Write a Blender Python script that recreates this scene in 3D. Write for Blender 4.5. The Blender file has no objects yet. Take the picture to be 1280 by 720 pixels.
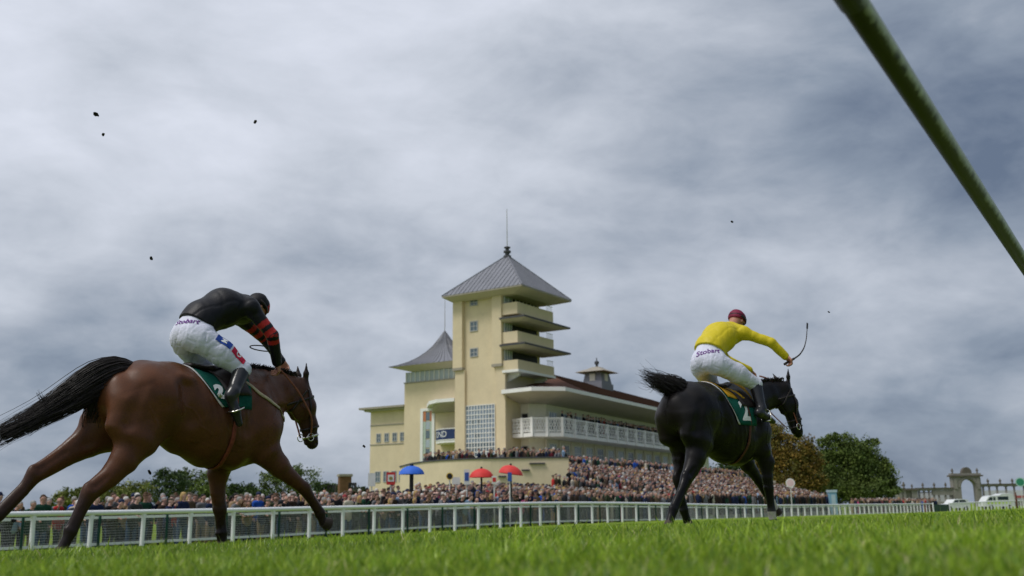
import bpy, bmesh, math, random
import numpy as np
from mathutils import Vector, Matrix
from mathutils.bvhtree import BVHTree
import openvdb as vdb

random.seed(11)
rng = np.random.default_rng(11)
S = bpy.context.scene
C = S.collection

# ---------------------------------------------------------------- camera
FPX = 1244.0
TILT, ROLL, EYE = math.radians(12.45), math.radians(.61), 1.15
Fw = np.array([0, math.cos(TILT), math.sin(TILT)])
R0 = np.array([1.0, 0, 0]); U0 = np.array([0, -math.sin(TILT), math.cos(TILT)])
Rt = math.cos(ROLL) * R0 - math.sin(ROLL) * U0
Up = math.sin(ROLL) * R0 + math.cos(ROLL) * U0
cam_data = bpy.data.cameras.new('camera')
cam = bpy.data.objects.new('camera', cam_data)
C.objects.link(cam)
cam.matrix_world = Matrix(((Rt[0], Up[0], -Fw[0], 0), (Rt[1], Up[1], -Fw[1], 0), (Rt[2], Up[2], -Fw[2], EYE), (0, 0, 0, 1)))
cam_data.sensor_width = 36; cam_data.lens = 36 * FPX / 1280
cam_data.clip_start = .02; cam_data.clip_end = 6000
cam_data.dof.use_dof = True; cam_data.dof.focus_distance = 7.2; cam_data.dof.aperture_fstop = 2.9
S.camera = cam

# ---------------------------------------------------------------- world, sun, exposure
SUN_EL, SUN_AZ = math.radians(58), math.radians(-120)      # azimuth from +Y towards +X: behind the camera, to the left
world = bpy.data.worlds.new('World'); S.world = world; world.use_nodes = True
def build_world():
    nt = world.node_tree; N = nt.nodes; L = nt.links
    for n in list(N): N.remove(n)
    out = N.new('ShaderNodeOutputWorld')
    sky = N.new('ShaderNodeTexSky'); sky.sky_type = 'NISHITA'; sky.sun_disc = False
    sky.sun_elevation = SUN_EL; sky.sun_rotation = SUN_AZ
    bg1 = N.new('ShaderNodeBackground'); bg1.inputs['Strength'].default_value = .06
    L.new(sky.outputs[0], bg1.inputs['Color'])
    tc = N.new('ShaderNodeTexCoord')
    sep = N.new('ShaderNodeSeparateXYZ'); L.new(tc.outputs['Generated'], sep.inputs[0])
    def math_(op, a, b=None, clamp=False):
        m = N.new('ShaderNodeMath'); m.operation = op; m.use_clamp = clamp
        for i, v in enumerate((a, b)):
            if v is None: continue
            if isinstance(v, (int, float)): m.inputs[i].default_value = v
            else: L.new(v, m.inputs[i])
        return m.outputs[0]
    zc = math_('MAXIMUM', sep.outputs['Z'], 0.0)
    zz = math_('ADD', zc, .75)
    px = math_('DIVIDE', sep.outputs['X'], zz); py = math_('DIVIDE', sep.outputs['Y'], zz)
    comb = N.new('ShaderNodeCombineXYZ'); L.new(px, comb.inputs[0]); L.new(py, comb.inputs[1]); L.new(math_('MULTIPLY', sep.outputs['Z'], 1.35), comb.inputs[2])
    def noise(scale, detail, rough, dist, rot=0, sc=(1, 1, 1), off=(0, 0, 0)):
        mp = N.new('ShaderNodeMapping'); mp.inputs['Rotation'].default_value = (0, 0, rot)
        mp.inputs['Scale'].default_value = sc; mp.inputs['Location'].default_value = off
        L.new(comb.outputs[0], mp.inputs[0])
        n = N.new('ShaderNodeTexNoise'); n.inputs['Scale'].default_value = scale; n.inputs['Detail'].default_value = detail
        n.inputs['Roughness'].default_value = rough; n.inputs['Distortion'].default_value = dist
        L.new(mp.outputs[0], n.inputs['Vector']); return n.outputs['Fac']
    big = noise(1.6, 3, .45, .4, .3, (1, 1, 1.25), (5.1, 1.2, 0))
    mid = noise(3.6, 6, .52, .35, -.5, (1, 1, 1.2), (1.0, 4.0, 0))
    fine = noise(11, 8, .58, .25, -.5, (1, 1, 1.3), (7.0, 2.0, 0))
    cl = math_('ADD', math_('ADD', math_('MULTIPLY', big, .66), math_('MULTIPLY', mid, .40)), math_('MULTIPLY', fine, .20))
    # the cloud sheet is thinner towards the left of the view and heavier to the right
    az = math_('ADD', math_('MULTIPLY', sep.outputs['X'], -.20), math_('MULTIPLY', sep.outputs['Z'], .20))
    cl = math_('ADD', cl, az)
    cl = math_('SUBTRACT', cl, .118)
    ramp = N.new('ShaderNodeValToRGB'); L.new(cl, ramp.inputs[0])
    e = ramp.color_ramp.elements
    pts = [(.40, (.125, .165, .240)), (.50, (.250, .298, .375)), (.575, (.375, .418, .492)), (.67, (.53, .57, .645)), (.82, (.72, .755, .85))]
    e[0].position = pts[0][0]; e[0].color = pts[0][1] + (1,)
    e[1].position = pts[-1][0]; e[1].color = pts[-1][1] + (1,)
    for p, c in pts[1:-1]:
        q = e.new(p); q.color = c + (1,)
    bg2 = N.new('ShaderNodeBackground'); bg2.inputs['Strength'].default_value = .84
    L.new(ramp.outputs[0], bg2.inputs['Color'])
    mix = N.new('ShaderNodeMixShader'); mix.inputs[0].default_value = .95
    L.new(bg1.outputs[0], mix.inputs[1]); L.new(bg2.outputs[0], mix.inputs[2]); L.new(mix.outputs[0], out.inputs[0])
build_world()
sun_data = bpy.data.lights.new('sun', 'SUN'); sun_data.energy = 1.5; sun_data.angle = math.radians(18)
sun_data.color = (1.0, .96, .9)
sun = bpy.data.objects.new('sun', sun_data); C.objects.link(sun)
sd = Vector((math.sin(SUN_AZ) * math.cos(SUN_EL), math.cos(SUN_AZ) * math.cos(SUN_EL), math.sin(SUN_EL)))
sun.rotation_euler = sd.to_track_quat('Z', 'Y').to_euler()
S.view_settings.view_transform = 'Standard'; S.view_settings.look = 'None'
S.view_settings.exposure = 0.38; S.view_settings.gamma = 1.0; S.view_settings.use_curve_mapping = False
S.cycles.max_bounces = 6; S.cycles.diffuse_bounces = 3; S.cycles.glossy_bounces = 2; S.cycles.transparent_max_bounces = 6
S.cycles.use_denoising = True

# ---------------------------------------------------------------- frames: a runs along the track, b across it away from the camera
DA = np.array([.5455, .838, 0]); DA /= np.linalg.norm(DA); DB = np.array([-DA[1], DA[0], 0]); PSI = math.atan2(DA[1], DA[0])
def W(a, b, z=0): return Vector(a * DA + b * DB + np.array([0, 0, z]))
def at(x, y, Y):
    """a photograph pixel at forward distance Y as a point"""
    d = Fw + (x - 640) / FPX * Rt + (360 - y) / FPX * Up
    return Vector(np.array([0, 0, EYE]) + d * Y / d[1])
def ab(p): return float(p[0] * DA[0] + p[1] * DA[1]), float(p[0] * DB[0] + p[1] * DB[1])
def project(p):
    d = np.array(p, float) - np.array([0, 0, EYE]); w = d @ Fw
    return 640 + FPX * (d @ Rt) / w, 360 - FPX * (d @ Up) / w
def bump_a(a): return .26 * np.exp(-((a - 45) / 20) ** 2)
def ground(a, b):
    """height of the ground: the course falls from the camera's bank to the rails, the lawn rises behind them"""
    a = np.asarray(a, float); b = np.asarray(b, float)
    bb = np.clip(b, -40, 26)
    course = EYE - .12 - .027 * bb - .000485 * bb * np.abs(bb)
    course = np.where(b < 0, EYE - .12 - .01 * b, course)
    w = np.clip((b - 9) / 14, 0, 1)
    near = course * (1 - 0) + bump_a(a) * w
    far = near + 0 * b
    rise = np.clip((b - 27.5), 0, 10) * .085 * np.clip((a - 26) / 22, 0, 1)
    fade = np.clip(1 - (a - 60) / 60, 0, 1)
    return far + rise * fade

# ---------------------------------------------------------------- helpers
def mat(name, col, rough=.7, spec=.3, metal=0, noise=None, bump=None, attr=None, sheen=0, coat=0, var=None, trans=0, alpha=None):
    """col: base colour; noise=(scale, amount) colour mottling; bump=(scale, strength, distance); attr: colour attribute; var: per object value jitter"""
    m = bpy.data.materials.new(name); m.use_nodes = True
    nt = m.node_tree; N = nt.nodes; L = nt.links; p = N['Principled BSDF']
    p.inputs['Base Color'].default_value = (*col, 1); p.inputs['Roughness'].default_value = rough
    p.inputs['Specular IOR Level'].default_value = spec; p.inputs['Metallic'].default_value = metal
    p.inputs['Sheen Weight'].default_value = sheen; p.inputs['Coat Weight'].default_value = coat
    if trans: p.inputs['Transmission Weight'].default_value = trans
    tc = N.new('ShaderNodeTexCoord'); src = None
    if attr:
        a = N.new('ShaderNodeAttribute'); a.attribute_name = attr; src = a.outputs['Color']
    if noise:
        for k, (sc, am) in enumerate(noise if isinstance(noise[0], tuple) else (noise,)):
            n = N.new('ShaderNodeTexNoise'); n.inputs['Scale'].default_value = sc; n.inputs['Detail'].default_value = 5
            L.new(tc.outputs['Object'], n.inputs['Vector'])
            r = N.new('ShaderNodeMapRange'); r.inputs[1].default_value = .25; r.inputs[2].default_value = .75
            r.inputs[3].default_value = 1 - am; r.inputs[4].default_value = 1 + am; L.new(n.outputs['Fac'], r.inputs[0])
            x = N.new('ShaderNodeVectorMath'); x.operation = 'SCALE'
            if src is None: x.inputs[0].default_value = col
            else: L.new(src, x.inputs[0])
            L.new(r.outputs[0], x.inputs['Scale']); src = x.outputs[0]
    if var:
        o = N.new('ShaderNodeObjectInfo')
        r = N.new('ShaderNodeMapRange'); r.inputs[3].default_value = 1 - var; r.inputs[4].default_value = 1 + var; L.new(o.outputs['Random'], r.inputs[0])
        x = N.new('ShaderNodeVectorMath'); x.operation = 'SCALE'
        if src is None: x.inputs[0].default_value = col
        else: L.new(src, x.inputs[0])
        L.new(r.outputs[0], x.inputs['Scale']); src = x.outputs[0]
    if src is not None: L.new(src, p.inputs['Base Color'])
    if bump:
        n = N.new('ShaderNodeTexNoise'); n.inputs['Scale'].default_value = bump[0]; n.inputs['Detail'].default_value = 6
        L.new(tc.outputs['Object'], n.inputs['Vector'])
        b = N.new('ShaderNodeBump'); b.inputs['Strength'].default_value = bump[1]; b.inputs['Distance'].default_value = bump[2]
        L.new(n.outputs['Fac'], b.inputs['Height']); L.new(b.outputs[0], p.inputs['Normal'])
    return m

def tag(o, label=None, cat=None, group=None, kind=None):
    if label: o['label'] = label
    if cat: o['category'] = cat
    if group: o['group'] = group
    if kind: o['kind'] = kind
    return o
def empty(name, loc, rz=0, parent=None):
    o = bpy.data.objects.new(name, None); C.objects.link(o); o.location = loc; o.rotation_euler = (0, 0, rz)
    o.empty_display_size = .2
    if parent: o.parent = parent
    return o
def raw(name, V, F, mats, parent=None, smooth=False, col=None, mi=None, loc=None, rz=0):
    me = bpy.data.meshes.new(name)
    V = np.asarray(V, np.float32)
    if isinstance(F, np.ndarray):
        n, k = F.shape
        me.vertices.add(len(V)); me.vertices.foreach_set('co', V.ravel())
        me.loops.add(n * k); me.loops.foreach_set('vertex_index', F.astype(np.int32).ravel())
        me.polygons.add(n); me.polygons.foreach_set('loop_start', np.arange(0, n * k, k, dtype=np.int32))
        me.update(calc_edges=True)
    else:
        me.from_pydata([tuple(map(float, v)) for v in V], [], [tuple(map(int, f)) for f in F]); me.update()
    for m in (mats if isinstance(mats, (list, tuple)) else [mats]): me.materials.append(m)
    if mi is not None: me.polygons.foreach_set('material_index', np.asarray(mi, np.int32))
    if col is not None:
        at_ = me.color_attributes.new('Col', 'FLOAT_COLOR', 'POINT')
        c4 = np.ones((len(V), 4), np.float32); c4[:, :3] = col; at_.data.foreach_set('color', c4.ravel())
    if smooth: me.polygons.foreach_set('use_smooth', np.ones(len(me.polygons), bool))
    me.validate()
    o = bpy.data.objects.new(name, me); C.objects.link(o)
    if parent: o.parent = parent
    if loc is not None: o.location = loc
    o.rotation_euler = (0, 0, rz)
    return o

class MB:
    """collects shapes; build() links them as one mesh object"""
    def __init__(s, org=(0, 0, 0)): s.v = []; s.f = []; s.o = np.array(org, float)
    def add(s, V, F):
        k = len(s.v); s.v += [tuple(np.array(v, float) - s.o) for v in V]; s.f += [tuple(i + k for i in f) for f in F]; return s
    def box(s, x0, x1, y0, y1, z0, z1):
        return s.add([(x0, y0, z0), (x1, y0, z0), (x1, y1, z0), (x0, y1, z0), (x0, y0, z1), (x1, y0, z1), (x1, y1, z1), (x0, y1, z1)],
                     [(0, 3, 2, 1), (4, 5, 6, 7), (0, 1, 5, 4), (1, 2, 6, 5), (2, 3, 7, 6), (3, 0, 4, 7)])
    def prism(s, poly, z0, z1):
        """vertical prism over a plan polygon; z0/z1 numbers or per-point lists"""
        n = len(poly); z0 = z0 if hasattr(z0, '__len__') else [z0] * n; z1 = z1 if hasattr(z1, '__len__') else [z1] * n
        ar = sum(poly[i][0] * poly[(i + 1) % n][1] - poly[(i + 1) % n][0] * poly[i][1] for i in range(n))
        if ar < 0: poly = poly[::-1]; z0 = z0[::-1]; z1 = z1[::-1]
        V = [(p[0], p[1], z) for p, z in zip(poly, z0)] + [(p[0], p[1], z) for p, z in zip(poly, z1)]
        return s.add(V, [tuple(range(n))[::-1], tuple(range(n, 2 * n))] + [(i, (i + 1) % n, n + (i + 1) % n, n + i) for i in range(n)])
    def bar(s, p, q, w, h=None, up=(0, 0, 1)):
        p = np.array(p, float); q = np.array(q, float); h = h or w; d = q - p; L = np.linalg.norm(d); d /= L
        u = np.array(up, float)
        if abs(d @ u) > .95: u = np.array((1.0, 0, 0))
        r = np.cross(d, u); r /= np.linalg.norm(r); u = np.cross(r, d)
        V = [c + r * i * w / 2 + u * j * h / 2 for c in (p, q) for i, j in ((-1, -1), (1, -1), (1, 1), (-1, 1))]
        return s.add(V, [(0, 1, 2, 3), (7, 6, 5, 4), (0, 4, 5, 1), (1, 5, 6, 2), (2, 6, 7, 3), (3, 7, 4, 0)])
    def tube(s, pts, rad, n=8, cap=True):
        pts = [np.array(p, float) for p in pts]; rad = rad if hasattr(rad, '__len__') else [rad] * len(pts)
        V = []; F = []; prev = None
        for i, p in enumerate(pts):
            d = pts[min(i + 1, len(pts) - 1)] - pts[max(i - 1, 0)]; d = d / (np.linalg.norm(d) + 1e-9)
            if prev is None:
                u = np.array((0, 0, 1.0)) if abs(d[2]) < .9 else np.array((1.0, 0, 0)); r = np.cross(d, u)
            else: r = prev - d * (prev @ d)
            r = r / (np.linalg.norm(r) + 1e-9); prev = r; u = np.cross(d, r)
            for k in range(n):
                t = 2 * math.pi * k / n; V.append(p + (r * math.cos(t) + u * math.sin(t)) * rad[i])
        for i in range(len(pts) - 1):
            for k in range(n):
                a = i * n + k; b = i * n + (k + 1) % n; F.append((a, b, b + n, a + n))
        if cap: F += [tuple(range(n))[::-1], tuple(range((len(pts) - 1) * n, len(pts) * n))]
        return s.add(V, F)
    def lathe(s, c, prof, n=16):
        """prof: (radius, z) pairs about a vertical axis at c"""
        V = [(c[0] + r * math.cos(2 * math.pi * k / n), c[1] + r * math.sin(2 * math.pi * k / n), c[2] + z) for r, z in prof for k in range(n)]
        F = [(i * n + k, i * n + (k + 1) % n, (i + 1) * n + (k + 1) % n, (i + 1) * n + k) for i in range(len(prof) - 1) for k in range(n)]
        F += [tuple(range(n))[::-1], tuple(range((len(prof) - 1) * n, len(prof) * n))]
        return s.add(V, F)
    def build(s, name, m, parent=None, smooth=False, loc=None, rz=0):
        return raw(name, s.v, s.f, m, parent, smooth, loc=loc, rz=rz)

# smooth-union distance field bodies (horses, riders, people)
def q_noise(P, scale, seed, n=5):
    r = np.random.default_rng(seed); o = np.zeros(P.shape[:-1], np.float32)
    for i in range(n):
        d = r.normal(size=3); d /= np.linalg.norm(d)
        o += np.sin((P @ d.astype(np.float32)) * scale * r.uniform(.6, 1.6) + r.uniform(0, 6.28))
    return o / n
def prim(p0, p1, r0, r1=None, k=.05, lat=(0, 1, 0), col=None, cut=False):
    r0 = r0 if hasattr(r0, '__len__') else (r0, r0); r1 = r0 if r1 is None else (r1 if hasattr(r1, '__len__') else (r1, r1))
    return dict(p0=np.array(p0, np.float32), p1=np.array(p1, np.float32), r0=r0, r1=r1, k=k, lat=np.array(lat, np.float32), col=col, cut=cut)
def prim_dist(pr, P):
    p0, p1 = pr['p0'], pr['p1']; d = p1 - p0; L = float(np.linalg.norm(d))
    if L < 1e-5: d = np.array((0, 0, 1), np.float32); L = 1e-5
    else: d = d / L
    l = pr['lat'] - d * float(pr['lat'] @ d)
    if np.linalg.norm(l) < .1: l = np.array((1, 0, 0), np.float32) - d * d[0]
    l = l / np.linalg.norm(l); n = np.cross(d, l)
    R = P - p0; ax = R @ d; uc = np.clip(ax, 0, L); u = uc / L; e = ax - uc
    w = pr['r0'][0] + (pr['r1'][0] - pr['r0'][0]) * u; h = pr['r0'][1] + (pr['r1'][1] - pr['r0'][1]) * u
    m = np.minimum(w, h); xl = R @ l; xn = R @ n
    q = np.sqrt((xl / w) ** 2 + (xn / h) ** 2 + (e / m) ** 2) + 1e-6
    g = np.sqrt((xl / w ** 2) ** 2 + (xn / h ** 2) ** 2 + (e / m ** 2) ** 2) / q + 1e-6
    return (q - 1) / g
def sdf(prims, vox, disp=None, clip=None, inflate=0):
    lo = np.min([np.minimum(p['p0'], p['p1']) - max(*p['r0'], *p['r1']) for p in prims if not p['cut']], 0) - .04 - inflate
    hi = np.max([np.maximum(p['p0'], p['p1']) + max(*p['r0'], *p['r1']) for p in prims if not p['cut']], 0) + .04 + inflate
    n = np.ceil((hi - lo) / vox).astype(int) + 1
    axs = [lo[i] + vox * np.arange(n[i], dtype=np.float32) for i in range(3)]
    D = np.full(n, .15, np.float32); chains = {}
    order = [p for p in prims if not p['cut']] + [p for p in prims if p['cut']]
    for p in prims:
        if p.get('chain') is not None: chains.setdefault(p['chain'][0], [p['chain'][1], np.full(n, .25, np.float32), []])[2].append(p)
    main_D = D
    for cid, (ck, CD, pl_) in chains.items():
        for p in pl_:
            rr = max(*p['r0'], *p['r1']) + .12 + inflate
            i0 = np.clip(np.floor((np.minimum(p['p0'], p['p1']) - rr - lo) / vox).astype(int), 0, n); i1 = np.clip(np.ceil((np.maximum(p['p0'], p['p1']) + rr - lo) / vox).astype(int) + 1, 0, n)
            sl = tuple(slice(i0[i], i1[i]) for i in range(3)); P = np.stack(np.meshgrid(*[axs[i][sl[i]] for i in range(3)], indexing='ij'), -1)
            d = prim_dist(p, P); cur = CD[sl]; k = p['k']; h = np.maximum(k - np.abs(cur - d), 0) / k; CD[sl] = np.minimum(cur, d) - h * h * k / 4
        h = np.maximum(ck - np.abs(D - CD), 0) / ck; D = np.minimum(D, CD) - h * h * ck / 4
    for p in order:
        if p.get('chain') is not None: continue
        rr = max(*p['r0'], *p['r1']) + p['k'] + 2.5 * vox + inflate
        a = np.minimum(p['p0'], p['p1']) - rr; b = np.maximum(p['p0'], p['p1']) + rr
        i0 = np.clip(np.floor((a - lo) / vox).astype(int), 0, n); i1 = np.clip(np.ceil((b - lo) / vox).astype(int) + 1, 0, n)
        if (i1 <= i0).any(): continue
        sl = tuple(slice(i0[i], i1[i]) for i in range(3))
        P = np.stack(np.meshgrid(*[axs[i][sl[i]] for i in range(3)], indexing='ij'), -1)
        d = prim_dist(p, P); cur = D[sl]; k = p['k']
        if p['cut']:
            h = np.maximum(k - np.abs(cur + d), 0) / k; D[sl] = np.maximum(cur, -d) + h * h * k / 4
        else:
            h = np.maximum(k - np.abs(cur - d), 0) / k; D[sl] = np.minimum(cur, d) - h * h * k / 4
    D -= inflate
    if disp is not None or clip is not None:
        P = np.stack(np.meshgrid(*axs, indexing='ij'), -1)
        if disp is not None: D += disp(P)
        if clip is not None: D = np.maximum(D, clip(P))
    D = np.clip(D, -.15, .15)
    G = vdb.FloatGrid(.15); G.copyFromArray(D)
    V, Q = G.convertToQuads(0.0)
    V = V * vox + lo
    a, b, c = V[Q[:, 0]], V[Q[:, 1]], V[Q[:, 2]]; d4 = V[Q[:, 3]]
    vol = np.einsum('ij,ij->i', a, np.cross(b, c)).sum() + np.einsum('ij,ij->i', a, np.cross(c, d4)).sum()
    if vol < 0: Q = Q[:, ::-1]
    return V, np.ascontiguousarray(Q)
def relax(V, Q, it=2, f=.5):
    E = np.concatenate([Q[:, [0, 1]], Q[:, [1, 2]], Q[:, [2, 3]], Q[:, [3, 0]]]); E = np.concatenate([E, E[:, ::-1]])
    for _ in range(it):
        s = np.zeros_like(V); c = np.zeros(len(V)); np.add.at(s, E[:, 0], V[E[:, 1]]); np.add.at(c, E[:, 0], 1)
        V = V + (s / c[:, None] - V) * f
    return V
def weights(prims, V, soft=.02):
    """nearest coloured primitive, blended, as a colour per vertex"""
    cp = [p for p in prims if p['col'] is not None]
    Dm = np.stack([prim_dist(p, V.astype(np.float32)) for p in cp], 1); Dm -= Dm.min(1, keepdims=True)
    w = np.exp(-Dm / soft); w /= w.sum(1, keepdims=True)
    return w @ np.array([p['col'] for p in cp])
def clump_noise(V, s, seed): return q_noise(V.astype(np.float32), s, seed, 6)
def dense(pts, n):
    pts = np.array(pts, float); t = np.r_[0, np.cumsum(np.linalg.norm(np.diff(pts, axis=0), axis=1))]; u = np.linspace(0, t[-1], n)
    q = np.stack([np.interp(u, t, pts[:, i]) for i in range(3)], 1)
    for _ in range(3): q[1:-1] = (q[:-2] + 2 * q[1:-1] + q[2:]) / 4
    return q
def text_mesh(txt, size, shear=0, bold=0, ext=0):
    cu = bpy.data.curves.new('txt', 'FONT'); cu.body = txt; cu.size = size; cu.shear = shear; cu.offset = bold; cu.align_x = 'CENTER'; cu.align_y = 'CENTER'; cu.resolution_u = 3
    o = bpy.data.objects.new('txt', cu); C.objects.link(o); dg = bpy.context.evaluated_depsgraph_get(); dg.update()
    me = bpy.data.meshes.new_from_object(o.evaluated_get(dg)); bpy.data.objects.remove(o); bpy.data.curves.remove(cu)
    bm = bmesh.new(); bm.from_mesh(me); bmesh.ops.triangulate(bm, faces=bm.faces)
    for _ in range(2):
        long_ = [e for e in bm.edges if e.calc_length() > size * .12]
        if long_: bmesh.ops.subdivide_edges(bm, edges=long_, cuts=1); bmesh.ops.triangulate(bm, faces=bm.faces)
    V = np.array([v.co[:] for v in bm.verts]); F = [tuple(v.index for v in f.verts) for f in bm.faces]; bm.free(); bpy.data.meshes.remove(me)
    return V, F
def grid_patch(w, h, nx, ny):
    V = [((i / nx - .5) * w, (j / ny - .5) * h, 0) for j in range(ny + 1) for i in range(nx + 1)]
    return np.array(V), [(j * (nx + 1) + i, j * (nx + 1) + i + 1, (j + 1) * (nx + 1) + i + 1, (j + 1) * (nx + 1) + i) for j in range(ny) for i in range(nx)]
def bvh_of(V, Q): return BVHTree.FromPolygons([tuple(v) for v in V], [tuple(map(int, q)) for q in Q])

M_white_num = mat('white_number_print', (.72, .74, .74), .8, .2)
# ---------------------------------------------------------------- ground
def ground_mat():
    m = bpy.data.materials.new('turf'); m.use_nodes = True; nt = m.node_tree; N = nt.nodes; L = nt.links; p = N['Principled BSDF']
    tc = N.new('ShaderNodeTexCoord')
    def nz(sc, det=5, mp=None):
        n = N.new('ShaderNodeTexNoise'); n.inputs['Scale'].default_value = sc; n.inputs['Detail'].default_value = det
        if mp:
            q = N.new('ShaderNodeMapping'); q.inputs['Scale'].default_value = mp; L.new(tc.outputs['Object'], q.inputs[0]); L.new(q.outputs[0], n.inputs[0])
        else: L.new(tc.outputs['Object'], n.inputs[0])
        return n.outputs['Fac']
    r = N.new('ShaderNodeValToRGB'); e = r.color_ramp.elements
    e[0].position = .32; e[0].color = (.11, .165, .018, 1); e[1].position = .68; e[1].color = (.24, .325, .034, 1)
    q = e.new(.5); q.color = (.17, .25, .024, 1)
    a = N.new('ShaderNodeMath'); a.operation = 'MULTIPLY_ADD'; a.inputs[1].default_value = .5; L.new(nz(.35, 4), a.inputs[0])
    b = N.new('ShaderNodeMath'); b.operation = 'MULTIPLY'; b.inputs[1].default_value = .5; L.new(nz(38, 6), b.inputs[0]); L.new(b.outputs[0], a.inputs[2])
    L.new(a.outputs[0], r.inputs[0]); L.new(r.outputs[0], p.inputs['Base Color'])
    p.inputs['Roughness'].default_value = .9; p.inputs['Specular IOR Level'].default_value = .1
    bu = N.new('ShaderNodeBump'); bu.inputs['Strength'].default_value = .9; bu.inputs['Distance'].default_value = .04
    L.new(nz(46, 8), bu.inputs['Height']); L.new(bu.outputs[0], p.inputs['Normal'])
    return m
M_turf = ground_mat()
def grid_ground():
    A = np.r_[-3000, -1200, -500, -200, -80, np.arange(-40, 130, 1.5), np.arange(130, 300, 10), 340, 420, 600, 1000, 1800, 3500]
    Bb = np.r_[-3000, -1000, -300, -80, -30, -12, -6, np.arange(-3, 40, .75), np.arange(40, 110, 5), 140, 200, 300, 600, 1200, 3500]
    a, b = np.meshgrid(A, Bb, indexing='ij'); z = ground(a, b)
    V = a[..., None] * DA + b[..., None] * DB; V[..., 2] = z; na, nb = a.shape
    i, j = np.meshgrid(np.arange(na - 1), np.arange(nb - 1), indexing='ij'); k = i * nb + j
    F = np.stack([k, k + nb, k + nb + 1, k + 1], -1).reshape(-1, 4)
    o = raw('ground', V.reshape(-1, 3), F, M_turf, smooth=True); tag(o, kind='structure')
grid_ground()

def blades():
    """standing grass near the camera, thinning out with distance"""
    r = np.random.default_rng(5)
    P = []
    for (d0, d1, n) in ((.55, 1.6, 26000), (1.6, 3.2, 80000), (3.2, 6, 140000), (6, 10, 130000), (10, 18, 90000), (18, 34, 40000)):
        d = np.sqrt(r.uniform(d0 ** 2, d1 ** 2, n)); th = r.uniform(-.62, .62, n)
        P.append(np.stack([d * np.sin(th), d * np.cos(th), d], 1))
    P = np.concatenate(P); x, y, d = P.T
    a = x * DA[0] + y * DA[1]; b = x * DB[0] + y * DB[1]
    keep = b < 24.5
    x, y, d, a, b = x[keep], y[keep], d[keep], a[keep], b[keep]; n = len(x)
    z = ground(a, b)
    patch = q_noise(np.stack([x, y, 0 * x], 1).astype(np.float32), 1.7, 3, 8); patch2 = q_noise(np.stack([x, y, 0 * x], 1).astype(np.float32), 6.5, 4, 8)
    h = r.uniform(.022, .075, n) * (1 + .35 * patch + .35 * patch2) * np.clip(.55 + d * .12, .6, 1.1) * np.clip(1.45 - d * .06, .5, 1) ; tall = r.uniform(0, 1, n) < .012; h = np.where(tall & (d > 2.5), h * 1.6, h)
    w = r.uniform(.0016, .0036, n) * np.clip(d / 4.0, 1, 5)
    ang = r.uniform(0, 2 * np.pi, n); lean = r.uniform(.05, .8, n) * h; ld = r.uniform(0, 2 * np.pi, n)
    wx, wy = np.cos(ang) * w, np.sin(ang) * w; lx, ly = np.cos(ld) * lean, np.sin(ld) * lean
    V = np.zeros((n, 5, 3), np.float32)
    V[:, 0] = np.stack([x - wx, y - wy, z - .004], 1); V[:, 1] = np.stack([x + wx, y + wy, z - .004], 1)
    V[:, 2] = np.stack([x - wx * .75 + lx * .35, y - wy * .75 + ly * .35, z + h * .6], 1); V[:, 3] = np.stack([x + wx * .75 + lx * .35, y + wy * .75 + ly * .35, z + h * .6], 1)
    V[:, 4] = np.stack([x + lx, y + ly, z + h], 1)
    i = np.arange(n)[:, None] * 5
    F = np.concatenate([i + [0, 1, 3], i + [0, 3, 2], i + [2, 3, 4]], 1).reshape(-1, 3)
    base = np.array([(.205, .335, .022), (.31, .44, .030), (.095, .19, .016), (.46, .54, .09), (.60, .53, .28)])
    dry = np.clip((x - .5) * .25, 0, .6) * np.clip(patch + .3, 0, 1) * (d < 5)
    pr = np.stack([.34 + 0 * x, .36 + .2 * patch, .22 - .1 * patch, .07 + .05 * patch2, .015 + .25 * dry], 1).clip(.001); pr /= pr.sum(1, keepdims=True)
    u = r.uniform(0, 1, n)[:, None]; idx = (u > pr.cumsum(1)).sum(1).clip(0, 4)
    c = base[idx] * r.uniform(.65, 1.35, (n, 1)) * (1 + .35 * patch2 + .25 * patch)[:, None].clip(.5, 1.6)
    col = np.repeat(c[:, None], 5, 1).reshape(-1, 3)
    m = mat('grass_blade', (.07, .15, .015), .38, .5, attr='Col')
    p = m.node_tree.nodes['Principled BSDF']; L = m.node_tree.links; N = m.node_tree.nodes
    tr = N.new('ShaderNodeBsdfTranslucent'); ad = N.new('ShaderNodeMixShader'); ad.inputs[0].default_value = .35
    at_ = [q for q in N if q.type == 'ATTRIBUTE'][0]; L.new(at_.outputs['Color'], tr.inputs['Color'])
    L.new(p.outputs[0], ad.inputs[1]); L.new(tr.outputs[0], ad.inputs[2]); L.new(ad.outputs[0], N['Material Output'].inputs['Surface'])
    o = raw('grass', V.reshape(-1, 3), F, m, col=col)
    tag(o, 'bright green uncut turf in the foreground of the course', 'grass', kind='stuff')
blades()
# ---------------------------------------------------------------- the grandstand and its tower: everything in (a, b, z)
M_cream = mat('cream_render', (.68, .575, .40), .85, .15, noise=((.25, .07), (1.1, .05), (6, .04)), bump=(25, .15, .01))
M_cream2 = mat('pale_cream_wall', (.74, .70, .60), .85, .15, noise=((.4, .06), (3, .05)), bump=(25, .15, .01))
M_white = mat('white_paint', (.80, .80, .78), .6, .3, noise=((1.2, .05), (8, .06)))
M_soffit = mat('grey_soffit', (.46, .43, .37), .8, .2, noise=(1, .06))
M_lead = mat('grey_zinc_roof', (.20, .205, .235), .5, .4, noise=((.6, .10), (4, .08)))
M_lead_dark = mat('dark_roof_edge', (.07, .07, .08), .6, .3, noise=(2, .15))
M_tile = mat('brown_tiled_roof', (.115, .055, .035), .85, .15, noise=((.8, .15), (6, .15)))
M_glass = mat('window_glass', (.10, .14, .17), .12, .6, noise=(.4, .3))
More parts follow.
